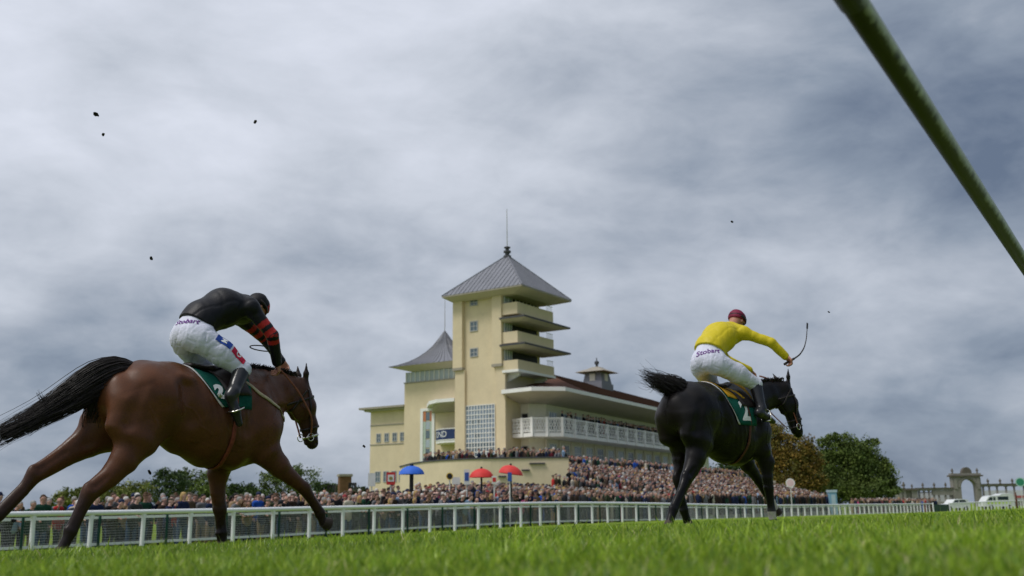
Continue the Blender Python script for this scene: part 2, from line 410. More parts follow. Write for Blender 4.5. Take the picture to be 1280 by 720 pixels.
M_grid_glass = mat('blue_grey_glass', (.20, .26, .33), .15, .6, noise=(.4, .2))
M_pale_glass = mat('pale_window_glass', (.36, .42, .46), .15, .6, noise=(.4, .15))
M_dark = mat('recess_shade_dark_glass', (.016, .016, .02), .5, .3, noise=(.8, .4))
M_frame = mat('grey_window_frame', (.42, .42, .42), .6, .3, noise=(3, .06))
M_navy = mat('navy_banner', (.02, .04, .12), .6, .3, noise=(2, .15))
M_orange = mat('orange_panel', (.50, .20, .10), .7, .2, noise=(2, .1))
M_mint = mat('pale_green_panel', (.42, .50, .42), .7, .2, noise=(2, .08))
M_sill = mat('grey_stone_sill', (.34, .31, .26), .85, .15, noise=(5, .1))
def abroot(name, a, b, z=None):
    z = float(ground(a, b)) if z is None else z
    return empty(name, W(a, b, z), PSI), (a, b, z)
class Bd:
    """one building: parts are given in (a, b, z) and made local to its base"""
    def __init__(s, name, a, b, z, label, cat, group=None):
        s.root = empty(name, W(a, b, z), PSI); s.o = (a, b, z); tag(s.root, label, cat, group); s.cache = {}
    def mb(s): return MB(s.o)
    def part(s, name, mb, m, parent=None, smooth=False): return mb.build(name, m, parent or s.root, smooth)
    def box(s, name, m, x0, x1, y0, y1, z0, z1, parent=None): return s.part(name, s.mb().box(x0, x1, y0, y1, z0, z1), m, parent)
def win_a(B, a, b0, b1, z0, z1, m=None, nx=2, nz=2, fr=.07, fm=None, dep=.0, parent=None, name='window'):
    """window on a wall facing -a"""
    m = m or M_glass; fm = fm or M_frame
    f = B.mb(); f.box(a - .05, a + .02, b0, b0 + fr, z0, z1).box(a - .05, a + .02, b1 - fr, b1, z0, z1).box(a - .05, a + .02, b0 + fr, b1 - fr, z1 - fr, z1).box(a - .07, a + .02, b0 + fr, b1 - fr, z0, z0 + fr)
    for i in range(1, nx): c = b0 + (b1 - b0) * i / nx; f.box(a - .035, a + .005, c - fr * .35, c + fr * .35, z0 + fr, z1 - fr)
    for i in range(1, nz): c = z0 + (z1 - z0) * i / nz; f.box(a - .033, a + .004, b0 + fr, b1 - fr, c - fr * .3, c + fr * .3)
    w = B.part(name, f, fm, parent)
    if parent is None: B.box('pane', m, a - .012, a + .012, b0 + fr, b1 - fr, z0 + fr, z1 - fr, w)
    return w
def win_b(B, a0, a1, b, z0, z1, m=None, nx=2, nz=2, fr=.07, fm=None, sk=0.0, parent=None, name='window'):
    """window on a wall facing -b"""
    m = m or M_glass; fm = fm or M_frame
    f = B.mb(); f.box(a0, a0 + fr, b - .05, b + .02, z0, z1).box(a1 - fr, a1, b - .05, b + .02, z0, z1).box(a0 + fr, a1 - fr, b - .05, b + .02, z1 - fr, z1).box(a0 + fr, a1 - fr, b - .07, b + .02, z0, z0 + fr)
    for i in range(1, nx): c = a0 + (a1 - a0) * i / nx; f.box(c - fr * .35, c + fr * .35, b - .035, b + .005, z0 + fr, z1 - fr)
    for i in range(1, nz): c = z0 + (z1 - z0) * i / nz; f.box(a0 + fr, a1 - fr, b - .033, b + .004, c - fr * .3, c + fr * .3)
    w = B.part(name, f, fm, parent)
    if parent is None: B.box('pane', m, a0 + fr, a1 - fr, b - .012, b + .012, z0 + fr, z1 - fr, w)
    return w

# --- tower
T = Bd('tower', 87, 58.5, 3.4, 'tall cream tower with grey pyramid roof, three open balconies and a thin mast', 'tower')
A0, A1, B0, B1 = 83.25, 90.6, 55.5, 61.62
T.part('wall', T.mb().box(A0 + .35, A1, B0, B1 - .02, 3.0, 22.86), M_cream)
# corner piers of the left face, wider and corbelled above z 15.4
for b0, b1, lo0, lo1 in ((60.42, 61.62, 60.22, 61.46), (55.49, 56.64, 55.20, 56.30)):
    p = T.part('pier', T.mb().box(A0 - .12, A0 + .36, b0, b1, 15.35, 22.84), M_cream)
    T.part('corbel', T.mb().prism([(A0 - .16, b0 - .05), (A0 + .3, b0 - .05), (A0 + .3, b1 + .05), (A0 - .16, b1 + .05)], [15.15] * 4, [15.42] * 4), M_sill, p)
    T.part('pier', T.mb().box(A0 + .08, A0 + .37, lo0, lo1, 3.0, 15.16), M_cream)
for z0, z1 in ((21.86, 22.67), (19.15, 20.25), (16.47, 17.40)): win_a(T, A0 + .33, 58.70, 59.70, z0, z1, fr=.09)
# tall gridded window
gw = T.mb(); gb0, gb1, gz0, gz1 = 56.62, 60.2, 4.8, 11.42; ag = A0 + .31
for i in range(11): c = gb0 + (gb1 - gb0) * i / 10; gw.box(ag - .06, ag, c - .034, c + .034, gz0, gz1)
for i in range(15): c = gz0 + (gz1 - gz0) * i / 14; gw.box(ag - .062, ag - .002, gb0, gb1, c - .034, c + .034)
g = T.part('window', gw, M_white)
pn = T.mb().box(-.0, .02, 0, 1, 0, 1)
r_ = random.Random(3)
pane_me = {}
for i in range(10):
    for j in range(14):
        b_ = gb0 + (gb1 - gb0) * i / 10 + .045; z_ = gz0 + (gz1 - gz0) * j / 14 + .045; w_ = (gb1 - gb0) / 10 - .09; h_ = (gz1 - gz0) / 14 - .09
        mt = M_glass if j in (4, 5) or r_.random() < .10 else M_grid_glass
        if mt.name not in pane_me:
            o = raw('pane', [(0, 0, 0), (0, w_, 0), (0, w_, h_), (0, 0, h_), (.02, 0, 0), (.02, w_, 0), (.02, w_, h_), (.02, 0, h_)], [(0, 4, 5, 1), (3, 2, 6, 7), (0, 1, 2, 3), (4, 7, 6, 5), (0, 3, 7, 4), (1, 5, 6, 2)], mt, g); pane_me[mt.name] = o.data
        else: o = bpy.data.objects.new('pane', pane_me[mt.name]); C.objects.link(o); o.parent = g
        o.location = (ag - .02 - T.o[0], b_ - T.o[1], z_ - T.o[2])
# balconies over the track
def slab(B, name, pts, z0, z1, m, parent=None): return B.part(name, B.mb().prism(pts, z0, z1), m, parent)
for (z0, z1, zt) in ((20.42, 21.62, 22.9), (17.45, 18.62, 19.72), (14.72, 15.70, 16.9)):
    bf = 53.65; a0, a1 = 83.35, 90.45
    bal = T.part('balcony', T.mb().box(a0, a1, bf, bf + .22, z0, z1).box(a0, a0 + .2, bf + .22, B0 - .01, z0, z1).box(a1 - .2, a1, bf + .22, B0 - .01, z0, z1).box(a0 + .2, a1 - .2, bf + .22, B0 - .01, z0, z0 + .12), M_cream)
    if z0 < 15:
        T.box('slab', M_white, a0 - .12, a1 + .12, bf - .12, B0 - .02, z0 - .26, z0 - .004, bal)
        for aa in (84.2, 89.4): T.part('bracket', T.mb().prism([(aa, bf + .4), (aa + .25, bf + .4), (aa + .25, B0), (aa, B0)], [z0 - .5, z0 - .5, z0 - 1.1, z0 - 1.1], z0 - .27), M_white, bal)
    # flat dark panel painted as the shade of the recess, narrow end rail
    op = T.box('recess_shade_panel', M_dark, 84.3 if z0 > 20 else 85.0, 90.0, B0 - .05, B0 + .01, z1 - .3, zt, bal)
    T.part('glazing', T.mb().box(83.55, 84.9, B0 - .10, B0 - .05, z1 - .3, zt), M_pale_glass, bal)
    mu = T.mb()
    for i in range(10 if z0 > 20 else 4):
        c = 83.6 + i * (.72 if z0 > 20 else .44); mu.box(c, c + .07, B0 - .13, B0 - .07, z1 - .3, zt)
    mu.box(83.55, 90.0 if z0 > 20 else 84.98, B0 - .14, B0 - .06, z1 + .18, z1 + .25); T.part('mullion', mu, M_white, bal)
    rl = T.mb()
    for k in range(5): rl.box(a1 - 1.2 + k * .27, a1 - 1.17 + k * .27, bf + .09, bf + .12, z1, z1 + .55)
    rl.box(a1 - 1.25, a1, bf + .08, bf + .13, z1 + .55, z1 + .60); T.part('railing', rl, M_white, bal)
for zc in (19.86, 17.08):
    o4 = [(82.75, 52.45), (91.9, 52.45), (91.9, 55.45), (82.75, 55.45)]
    i4 = [(83.3, 53.1), (90.9, 53.1), (90.9, 55.45), (83.3, 55.45)]
    mb = T.mb(); V = [(*p, zc) for p in o4] + [(*p, zc - .20) for p in i4] + [(*p, zc + .16) for p in o4] + [(p[0], p[1], zc + .28) for p in i4]
    mb.add(V, [(4, 7, 6, 5), (0, 4, 5, 1), (1, 5, 6, 2), (3, 7, 4, 0), (0, 1, 9, 8), (1, 2, 10, 9), (3, 0, 8, 11), (8, 9, 13, 12), (9, 10, 14, 13), (11, 8, 12, 15), (12, 13, 14, 15), (2, 3, 11, 10), (10, 11, 15, 14), (6, 7, 3, 2)])
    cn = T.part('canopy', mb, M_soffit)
    mb = T.mb(); o5 = [(82.70, 52.40), (91.95, 52.40), (91.95, 52.50), (82.80, 52.50), (82.80, 55.45), (82.70, 55.45)]
    mb.prism(o5, zc + .01, zc + .19); T.part('canopy_edge', mb, M_lead_dark, cn)
# pyramid roof
ra0, ra1, rb0, rb1, rz = 82.0, 92.0, 52.2, 62.25, 23.0; ac, bc, az = 87, 57.2, 27.75
mb = T.mb(); mb.add([(ra0, rb0, rz), (ra1, rb0, rz), (ra1, rb1, rz), (ra0, rb1, rz), (ac, bc, az)], [(0, 1, 4), (1, 2, 4), (2, 3, 4), (3, 0, 4), (3, 2, 1, 0)])
roof = T.part('roof', mb, M_lead)
mb = T.mb(); mb.prism([(ra0 + .02, rb0 + .02), (ra1 - .02, rb0 + .02), (ra1 - .02, rb1 - .02), (ra0 + .02, rb1 - .02)], rz - .16, rz - .003)
T.part('fascia', mb, M_sill, roof)
sf = T.mb(); o4 = [(ra0 + .03, rb0 + .03), (ra1 - .03, rb0 + .03), (ra1 - .03, rb1 - .03), (ra0 + .03, rb1 - .03)]; i4 = [(A0 - .2, B0 - 1.6), (A1 + .1, B0 - 1.6), (A1 + .1, B1 + .05), (A0 - .2, B1 + .05)]
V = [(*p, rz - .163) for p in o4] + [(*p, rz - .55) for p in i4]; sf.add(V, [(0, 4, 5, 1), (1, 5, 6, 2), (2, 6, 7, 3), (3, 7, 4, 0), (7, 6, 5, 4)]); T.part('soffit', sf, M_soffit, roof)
def seams(B, corners, apex, n, parent, m, lift=.02, w=.06, ease=None):
    s = B.mb(); ap = np.array(apex, float)
    for i in range(4):
        p, q = np.array(corners[i], float), np.array(corners[(i + 1) % 4], float)
        mid = (p + q) / 2
        nrm = np.cross(q - p, ap - p); nrm /= np.linalg.norm(nrm)
        if nrm[2] < 0: nrm = -nrm
        for k in range(1, n):
            t = k / n; e = p + (q - p) * t; f = 1 - abs(2 * t - 1)      # a standing seam climbs the slope to the hip
            top = e + (ap - mid) * f
            s.bar(e + nrm * lift, top + nrm * lift, w, w, up=nrm)
        s.bar(p + np.array((0, 0, .03)), ap + np.array((0, 0, .03)), .12, .10)
    return B.part('seam', s, m, parent)
seams(T, [(ra0, rb0, rz), (ra1, rb0, rz), (ra1, rb1, rz), (ra0, rb1, rz)], (ac, bc, az), 18, roof, M_lead)
T.part('finial', T.mb().lathe((ac, bc, az - .3), [(.42, 0), (.42, .25), (.24, .3), (.24, .55), (.40, .6), (.40, .78), (.2, .84), (.2, 1.05), (.34, 1.1), (.34, 1.22), (.05, 1.3)], 12), M_lead_dark, roof)
T.part('mast', T.mb().tube([(ac, bc, az + .9), (ac, bc, az + 5.2)], [.06, .03], 6), M_frame, roof)

# --- wing with the swept pagoda roof
Wg = Bd('clubhouse_wing', 88.5, 65.8, 3.2, 'cream wing with a swept grey pagoda roof left of the tower', 'building')
wa, wb0, wb1 = 87.0, 61.63, 71.2
Wg.part('wall', Wg.mb().box(wa, 93.5, wb0, wb1, 3.0, 14.88), M_cream)
Wg.part('coping', Wg.mb().box(wa - .08, 93.5, wb0, wb1 + .08, 14.88, 15.02), M_sill)
gl = Wg.box('glazed_band', M_pale_glass, wa + .1, 93.3, wb0, wb1 - .1, 15.024, 16.15)
mu = Wg.mb()
for i in range(15): c = wb0 + .1 + i * (wb1 - wb0 - .25) / 14; mu.box(wa + .03, wa + .098, c - .045, c + .045, 15.025, 16.14)
Wg.part('mullion', mu, M_white, gl)
prof = [(4.25, 16.62), (3.55, 16.84), (2.75, 17.22), (2.0, 17.78), (1.4, 18.4), (.9, 19.1), (.5, 19.85), (.2, 20.5), (.04, 20.85)]
pc = (89.35, 67.35); mb = Wg.mb(); V = []; F = []
for d, z in prof:
    for sx, sy in ((-1, -1), (1, -1), (1, 1), (-1, 1)): V.append((pc[0] + sx * d, pc[1] + sy * d * 1.09, z))
for i in range(len(prof) - 1):
    for k in range(4): a_ = i * 4 + k; b_ = i * 4 + (k + 1) % 4; F.append((a_, b_, b_ + 4, a_ + 4))
F += [(3, 2, 1, 0), (len(V) - 4, len(V) - 3, len(V) - 2, len(V) - 1)]
proof = Wg.part('roof', mb.add(V, F), M_lead)
se = Wg.mb()
for k in range(4):
    c0, c1 = [((-1, -1), (1, -1), (1, 1), (-1, 1))[j] for j in (k, (k + 1) % 4)]
    for i in range(13):
        t = i / 12; path = []
        for d, z in prof: x = c0[0] + (c1[0] - c0[0]) * t; y = c0[1] + (c1[1] - c0[1]) * t; path.append((pc[0] + x * d, pc[1] + y * d * 1.09, z + .03))
        se.tube(path, [.045] * 7 + [.03, .015], 4, cap=False)
Wg.part('seam', se, M_lead, proof)
V = []; e_ = 4.22
for z_, d in ((16.614, e_), (16.16, 2.6)):
    for sx, sy in ((-1, -1), (1, -1), (1, 1), (-1, 1)): V.append((pc[0] + sx * d, pc[1] + sy * d * 1.09, z_))
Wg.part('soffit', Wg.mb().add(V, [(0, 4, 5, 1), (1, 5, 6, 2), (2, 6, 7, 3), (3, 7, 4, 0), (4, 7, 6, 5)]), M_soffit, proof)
Wg.part('mast', Wg.mb().tube([(pc[0], pc[1], 20.8), (pc[0], pc[1], 24.7)], [.05, .025], 6), M_frame, proof)
# tall stair window in a white surround with coloured cheeks
sw = Wg.mb(); s0, s1 = 66.87, 68.82
sw.box(wa - .12, wa - .003, s0, s0 + .36, 3.6, 11.95).box(wa - .12, wa - .003, s1 - .36, s1, 3.6, 11.95).box(wa - .121, wa - .004, s0 + .36, s1 - .36, 11.65, 11.95)
sww = Wg.part('window', sw, M_white)
Wg.box('side_panel', M_mint, wa - .06, wa - .01, s0 + .36, s0 + .66, 3.6, 10.5, sww); Wg.box('side_panel', M_mint, wa - .06, wa - .01, s1 - .72, s1 - .36, 3.6, 10.5, sww)
Wg.box('side_panel', M_orange, wa - .06, wa - .01, s0 + .36, s0 + .66, 10.5, 11.65, sww); Wg.box('side_panel', M_orange, wa - .06, wa - .01, s1 - .72, s1 - .36, 10.5, 11.65, sww)
for i in range(8):
    z_ = 3.7 + i * .99; Wg.box('pane', M_glass if i % 2 else M_pale_glass, wa - .05, wa - .008, s0 + .68, s1 - .74, z_, z_ + .86, sww)
# canopy slab and bowed balcony with the banner
cpl = [(83.4, 61.63), (83.4, 63.9), (84.3, 65.6), (86.99, 68.0), (86.99, 61.64), (83.7, 61.63)]
cano = Wg.part('canopy', Wg.mb().prism(cpl, 12.02, 12.38), M_white)
Wg.part('soffit', Wg.mb().prism([(83.8, 61.65), (83.8, 63.7), (84.6, 65.2), (86.97, 67.3), (86.97, 61.65)], [11.9, 11.9, 11.9, 11.35, 11.35], 12.016), M_soffit, cano)
def bowed(r, n=9, c=(84.98, 62.0), rb=3.3):
    return [(c[0] - r * math.cos(t), c[1] + rb * r / 3.1 * math.sin(t)) for t in np.linspace(0, math.pi / 2, n)]
bp_ = [(84.0, 61.65), (84.0, 63.3), (84.25, 64.2), (84.9, 65.1), (85.9, 65.8), (86.98, 66.1)]; flo = Wg.part('balcony', Wg.mb().prism(bp_ + [(86.98, 61.65)], [7.85] * 7, [8.12] * 7), M_white)
ban = Wg.mb()
for p, q in zip(bp_[:-1], bp_[1:]): ban.bar((p[0], p[1], 8.72), (q[0], q[1], 8.72), .06, 1.02)
Wg.part('banner', ban, M_navy, flo)
rl = Wg.mb()
for p, q in zip(bp_[:-1], bp_[1:]): rl.bar((p[0], p[1], 9.30), (q[0], q[1], 9.30), .10, .08); rl.bar((p[0], p[1], 8.16), (q[0], q[1], 8.16), .10, .07)
Wg.part('railing', rl, M_white, flo)
Tm, Fm = text_mesh('OND', .92)
def on_ban(v):
    d_ = 64.05 - 61.65 - v[0]; acc = 0
    for p, q in zip(bp_[:-1], bp_[1:]):
        p, q = np.array(p), np.array(q); l_ = np.linalg.norm(q - p)
        if d_ < acc + l_ or q[0] > 86: break
        acc += l_
    u_ = (q - p) / l_; n_ = np.array((-u_[1], u_[0])); r__ = p + u_ * (d_ - acc) + n_ * .045
    return (r__[0] - Wg.o[0], r__[1] - Wg.o[1], 8.72 + v[1] - Wg.o[2])
raw('lettering', [on_ban(v) for v in Tm], Fm, M_white_num, flo)

# --- low wing at the far left
Lw = Bd('low_wing', 90, 72.5, 3.0, 'low flat roofed cream wing with small square windows at the left end of the stand', 'building')
la = 88.0
Lw.part('wall', Lw.mb().box(la, 95, 71.22, 77.0, 2.8, 12.15), M_cream)
rf = Lw.part('roof', Lw.mb().prism([(la - 1.1, 71.21), (95.5, 71.21), (95.5, 77.9), (la - 1.1, 77.9)], 12.36, 12.58), M_sill)
Lw.part('soffit', Lw.mb().prism([(la - .6, 71.22), (95.2, 71.22), (95.2, 77.5), (la - .6, 77.5)], 12.15, 12.356), M_soffit, rf)
for z_ in (10.5, 8.3): Lw.box('string_course', M_sill, la - .06, la - .002, 71.22, 77.01, z_, z_ + .12)
for b_ in (75.4, 74.2, 73.02, 71.9):
    w = win_a(Lw, la, b_ - .02, b_ + .68, 8.6, 9.62, fr=.08)
    if b_ > 71: win_a(Lw, la, b_ - .05, b_ + .76, 4.1, 5.35, fr=.08)

# --- curved terrace podium in front of the tower
Pd = Bd('podium', 70, 48, .8, 'curved cream terrace wall with dark coping below the tower', 'building')
edge = [(69.6, 57.2), (68.3, 55.8), (65.2, 52.3), (63.0, 48.9), (62.2, 45.8), (62.2, 43.3), (63.3, 41.5), (64.4, 39.6), (65.4, 37.7)]
es = dense([(*p, 0) for p in edge], 40)[:, :2]
body_ = [tuple(p) for p in es] + [(67.0, 39), (72, 46), (83, 50), (83.2, 61.5)]
Pd.part('wall', Pd.mb().prism(body_, [.4] * len(body_), [3.72] * len(body_)), M_cream)
pw = Pd.mb(); cop = Pd.mb()
for p, q in zip(es[:-1], es[1:]):
    d = (q - p) / np.linalg.norm(q - p) * .02
    pw.bar((*(p - d), 2.6), (*(q + d), 2.6), .25, 4.3); cop.bar((*(p - d), 4.80), (*(q + d), 4.80), .42, .10)
Pd.part('parapet', pw, M_cream); Pd.part('coping', cop, M_lead_dark)
exs = [project(W(p[0], p[1], 4)) [0] for p in es]
for (x0_, x1_, z_) in ((663, 681, 4.36), (650, 668, 3.88), (622, 638, 3.44)):
    seg = [p for p, x in zip(es, exs) if x0_ - 3 <= x <= x1_ + 3]; lg_ = Pd.mb()
    for p, q in zip(seg[:-1], seg[1:]): lg_.bar((p[0], p[1], z_), (q[0], q[1], z_), .60, .10)
    Pd.part('ledge', lg_, M_lead_dark)

# --- the stand: walls and roof run a little outwards (skew .08)
St = Bd('grandstand', 112, 56, 3.4, 'long cream grandstand with brown roof and a white lattice balcony facing the track', 'grandstand')
SK = .075
def sk(a, b): return b + SK * (a - 87)
aE = 141
def skprism(a0, a1, b0, b1, z0, z1): return [(a0, sk(a0, b0)), (a1, sk(a1, b0)), (a1, sk(a1, b1)), (a0, sk(a0, b1))]
wl = [(86.6, 55.48), (86.6, 54.5), (88.2, sk(88.2, 53.3)), (aE, sk(aE, 53.3)), (aE, 68), (90.62, 68), (90.62, 55.48)]
St.part('wall', St.mb().prism(wl, 3.0, 11.6), M_cream2)
# canopy roof over the balcony: white edge, grey underside
fe = [(83.0, 55.45), (82.55, 51.6), (84.7, 49.0), (aE + 1, sk(aE + 1, 49.0))]
ie = [(86.5, 55.45), (86.5, 54.4), (88.1, sk(88.1, 53.3)), (aE + 1, sk(aE + 1, 53.3))]
fa = St.mb(); sof = St.mb(); top = St.mb()
for i in range(3):
    p, q = fe[i], fe[i + 1]; pi, qi = ie[i], ie[i + 1]
    fa.add([(*p, 12.32), (*q, 12.32), (*q, 12.68), (*p, 12.68), (p[0] * .97 + pi[0] * .03, p[1] * .97 + pi[1] * .03, 12.74), (q[0] * .97 + qi[0] * .03, q[1] * .97 + qi[1] * .03, 12.74)], [(0, 1, 2, 3), (3, 2, 5, 4)])
    sof.add([(*p, 12.315), (*q, 12.315), (*qi, 11.55), (*pi, 11.55)], [(0, 3, 2, 1)])
    top.add([(*p, 12.70), (*q, 12.70), (*qi, 13.2), (*pi, 13.2)], [(0, 1, 2, 3)])
fo = St.part('fascia', fa, M_white); St.part('soffit', sof, M_soffit, fo); St.part('canopy_top', top, M_lead, fo)
# main pitched roof
rd = St.mb(); h0 = 90.7; rz_ = 16.95
R_ = [(85.0, 50.0, 12.72), (aE + 1, sk(aE + 1, 49.4), 12.72), (aE - 3, sk(aE, 61), rz_), (101.5, sk(101.5, 60.5), rz_), (aE + 1, 72, 12.7), (90.7, 68.5, 12.7), (90.7, 55.5, 12.74)]
R_[0] = (90.7, sk(90.7, 49.3), 12.72)
rd.add(R_, [(0, 1, 2, 3), (0, 3, 6), (6, 3, 5), (3, 2, 4, 5), (1, 4, 2)])
rd.add([(84.9, 49.6, 12.72), (90.7, sk(90.7, 49.3), 12.72), (90.7, 55.3, 14.3), (87.5, 55.3, 13.6)], [(0, 1, 2), (0, 2, 3)])
rf = St.part('roof', rd, M_tile)
# rows of tile courses, raised edges
tc_ = St.mb()
for i in range(1, 22):
    t = i / 22; p = np.array(R_[0]) * (1 - t) + np.array(R_[3]) * t; q = np.array(R_[1]) * (1 - t) + np.array(R_[2]) * t
    tc_.bar(p + (0, 0, .035), q + (0, 0, .035), .10, .05)
tc_o = St.part('tile_course', tc_, M_tile, rf)
# ventilation lantern on the ridge
cu_ = (114.6, sk(114.6, 59.4))
ln = St.part('lantern', St.mb().prism([(cu_[0] - 1.6, cu_[1] - 1.5), (cu_[0] + 1.6, cu_[1] - 1.5), (cu_[0] + 1.6, cu_[1] + 1.5), (cu_[0] - 1.6, cu_[1] + 1.5)], 15.0, 16.75), M_lead)
St.part('louvre_stage', St.mb().add([(cu_[0] + sx * d, cu_[1] + sy * d, z) for d, z in ((1.4, 16.76), (1.12, 18.3)) for sx, sy in ((-1, -1), (1, -1), (1, 1), (-1, 1))],
    [(0, 1, 5, 4), (1, 2, 6, 5), (2, 3, 7, 6), (3, 0, 4, 7), (4, 5, 6, 7)]), M_lead, ln)
St.box('louvre', M_cream2, cu_[0] - 1.36, cu_[0] - 1.1, cu_[1] - .4, cu_[1] + .4, 17.1, 18.0, ln); St.box('louvre', M_cream2, cu_[0] - .4, cu_[0] + .4, cu_[1] - 1.36, cu_[1] - 1.1, 17.1, 18.0, ln)
St.part('lantern_roof', St.mb().add([(cu_[0] + sx * d, cu_[1] + sy * d, z) for d, z in ((2.15, 18.25), (.9, 18.75), (.5, 19.0)) for sx, sy in ((-1, -1), (1, -1), (1, 1), (-1, 1))],
    [(0, 1, 5, 4), (1, 2, 6, 5), (2, 3, 7, 6), (3, 0, 4, 7), (4, 5, 9, 8), (5, 6, 10, 9), (6, 7, 11, 10), (7, 4, 8, 11), (8, 9, 10, 11), (3, 2, 1, 0)]), M_sill, ln)
St.part('lantern_finial', St.mb().lathe((cu_[0], cu_[1], 18.95), [(.22, 0), (.14, .35), (.30, .5), (.30, .8), (.08, .9), (.05, 1.3)], 10), M_lead_dark, ln)
# balcony: floor edge, lattice balustrade in bays between posts
bf = [(84.9, 55.4), (84.35, 52.7), (86.35, 50.35)]; xs = np.arange(86.35, aE, 2.75)
bf += [(float(x), sk(float(x), 50.35 - SK * 0) - 0.0 + .05) for x in xs[1:]]
zf, zr = 8.28, 9.9
fl_ = St.mb(); poly = bf + [(bf[-1][0], sk(bf[-1][0], 53.28)), (88.2, sk(88.2, 53.28)), (86.62, 54.5), (86.62, 55.4)]
balc = St.part('balcony', fl_.prism(poly, 8.02, 8.42), M_white)
for i in range(len(bf) - 1):
    p, q = np.array(bf[i]), np.array(bf[i + 1]); L_ = np.linalg.norm(q - p); d = (q - p) / L_
    nb = 1 if i > 1 else (2 if i == 0 else 2)
    for k in range(nb):
        a_, b_ = p + (q - p) * k / nb, p + (q - p) * (k + 1) / nb
        bay = St.mb(); P3 = lambda t, z: (*(a_ + (b_ - a_) * t), z)
        bay.bar(P3(0, zr - .06), P3(1, zr - .06), .14, .12); bay.bar(P3(0, 8.56), P3(1, 8.56), .12, .10)
        rail = St.part('balustrade', bay, M_white, balc)
        if i < 12 or i % 1 == 0:
            lt_ = St.mb(); nx_ = 3
            for u in range(nx_):
                for (s0_, s1_) in ((0, 1), (1, 0)):
                    lt_.bar(P3((u + .08) / nx_, 8.62 if s0_ == 0 else 9.78), P3((u + .92) / nx_, 9.78 if s0_ == 0 else 8.62), .05, .07)
                lt_.bar(P3((u + .02) / nx_, 9.2), P3((u + .5) / nx_, 9.78), .05, .055); lt_.bar(P3((u + .5) / nx_, 9.78), P3((u + .98) / nx_, 9.2), .05, .055)
                lt_.bar(P3((u + .02) / nx_, 9.2), P3((u + .5) / nx_, 8.62), .05, .055); lt_.bar(P3((u + .5) / nx_, 8.62), P3((u + .98) / nx_, 9.2), .05, .055)
            St.part('lattice', lt_, M_white, balc)
        post = St.mb(); c = P3(1, 0); post.box(c[0] - .13, c[0] + .13, c[1] - .13, c[1] + .13, 8.02, zr + .04); St.part('post', post, M_white, balc)
        dsk = St.mb(); cx_ = P3(.9, 9.2); dsk.bar((cx_[0], cx_[1] - .05, 8.95), (cx_[0], cx_[1] - .05, 9.45), .42, .06) if False else dsk.bar(P3(.84, 9.2), P3(.97, 9.2), .09, .52); St.part('roundel', dsk, M_white, balc)
# walls behind the balcony and below it: windows between piers
for i in range(17):
    a_ = 88.75 + i * 3.0
    for (z0, z1, w_, m_) in ((8.6, 10.9, 1.9, M_pale_glass), (5.35, 7.62, 1.75, M_pale_glass)):
        b_ = sk(a_ + w_ / 2, 53.3)
        f = St.mb(); 
        x0, x1 = a_, a_ + w_
        y = lambda a__: sk(a__, 53.3)
        def qbox(u0, u1, z0_, z1_, d0, d1):
            f.add([(u0, y(u0) - d1, z0_), (u1, y(u1) - d1, z0_), (u1, y(u1) - d0, z0_), (u0, y(u0) - d0, z0_), (u0, y(u0) - d1, z1_), (u1, y(u1) - d1, z1_), (u1, y(u1) - d0, z1_), (u0, y(u0) - d0, z1_)],
                  [(0, 3, 2, 1), (4, 5, 6, 7), (0, 1, 5, 4), (1, 2, 6, 5), (2, 3, 7, 6), (3, 0, 4, 7)])
        qbox(x0, x0 + .1, z0, z1, 0, .07); qbox(x1 - .1, x1, z0, z1, 0, .07); qbox(x0 + .1, x1 - .1, z1 - .1, z1, 0, .07); qbox(x0 + .1, x1 - .1, z0, z0 + .1, 0, .09)
        for k in (1, 2): c = x0 + (x1 - x0) * k / 3; qbox(c - .03, c + .03, z0 + .1, z1 - .1, .0, .05)
        qbox(x0 + .1, x1 - .1, (z0 + z1) / 2 + .3, (z0 + z1) / 2 + .36, .0, .048)
        wn = St.part('window', f, M_white)
        f = St.mb(); qbox(x0 + .1, x1 - .1, z0 + .1, z1 - .1, .004, .02); St.part('pane', m_, M_pale_glass if (i * 7 + int(z0)) % 3 else M_glass, wn) if False else St.part('pane', f, M_pale_glass if (i * 7 + int(z0)) % 3 else M_glass, wn)
    f = St.mb(); qbox(a_ - .85, a_ - .25, 4.6, 7.98, .002, .16); St.part('pier', f, M_cream2)
win_a(St, 86.6, 54.55, 55.35, 8.5, 10.6, m=M_dark, nx=1, nz=1); win_a(St, 86.6, 54.6, 55.3, 5.6, 7.3, m=M_dark, nx=1, nz=2)

# --- stepped spectator terrace in front of the stand
Te = Bd('spectator_terrace', 104, 36, .3, 'stepped concrete terrace packed with racegoers below the stand', 'terrace')
M_conc = mat('terrace_concrete', (.26, .25, .23), .9, .1, noise=((1, .12), (9, .1)))
def tz(i): return .42 + i * .215
for i in range(13):
    b0 = 28.6 + i * .98
    f = Te.mb(); a0, a1 = (64 if i < 8 else 66.8), 118
    f.add([(a0, b0, -.1), (a1, b0 + SK * (a1 - 64) * .9, -.1), (a1, b0 + .98 + SK * (a1 - 64) * .9, -.1), (a0, b0 + .98, -.1), (a0, b0, tz(i)), (a1, b0 + SK * (a1 - 64) * .9, tz(i)), (a1, b0 + .975 + SK * (a1 - 64) * .9, tz(i)), (a0, b0 + .975, tz(i))],
          [(0, 3, 2, 1), (4, 5, 6, 7), (0, 1, 5, 4), (1, 2, 6, 5), (2, 3, 7, 6), (3, 0, 4, 7)])
    Te.part('step', f, M_conc)
f = Te.mb(); bb_ = 28.6 + 13 * .98
f.prism([(67, bb_), (118, bb_ + SK * 54 * .9), (141, 57.2), (90, 53.2), (84, 50), (75, 46), (67, 44)], 0, 3.72); Te.part('walkway', f, M_conc)
f = Te.mb()
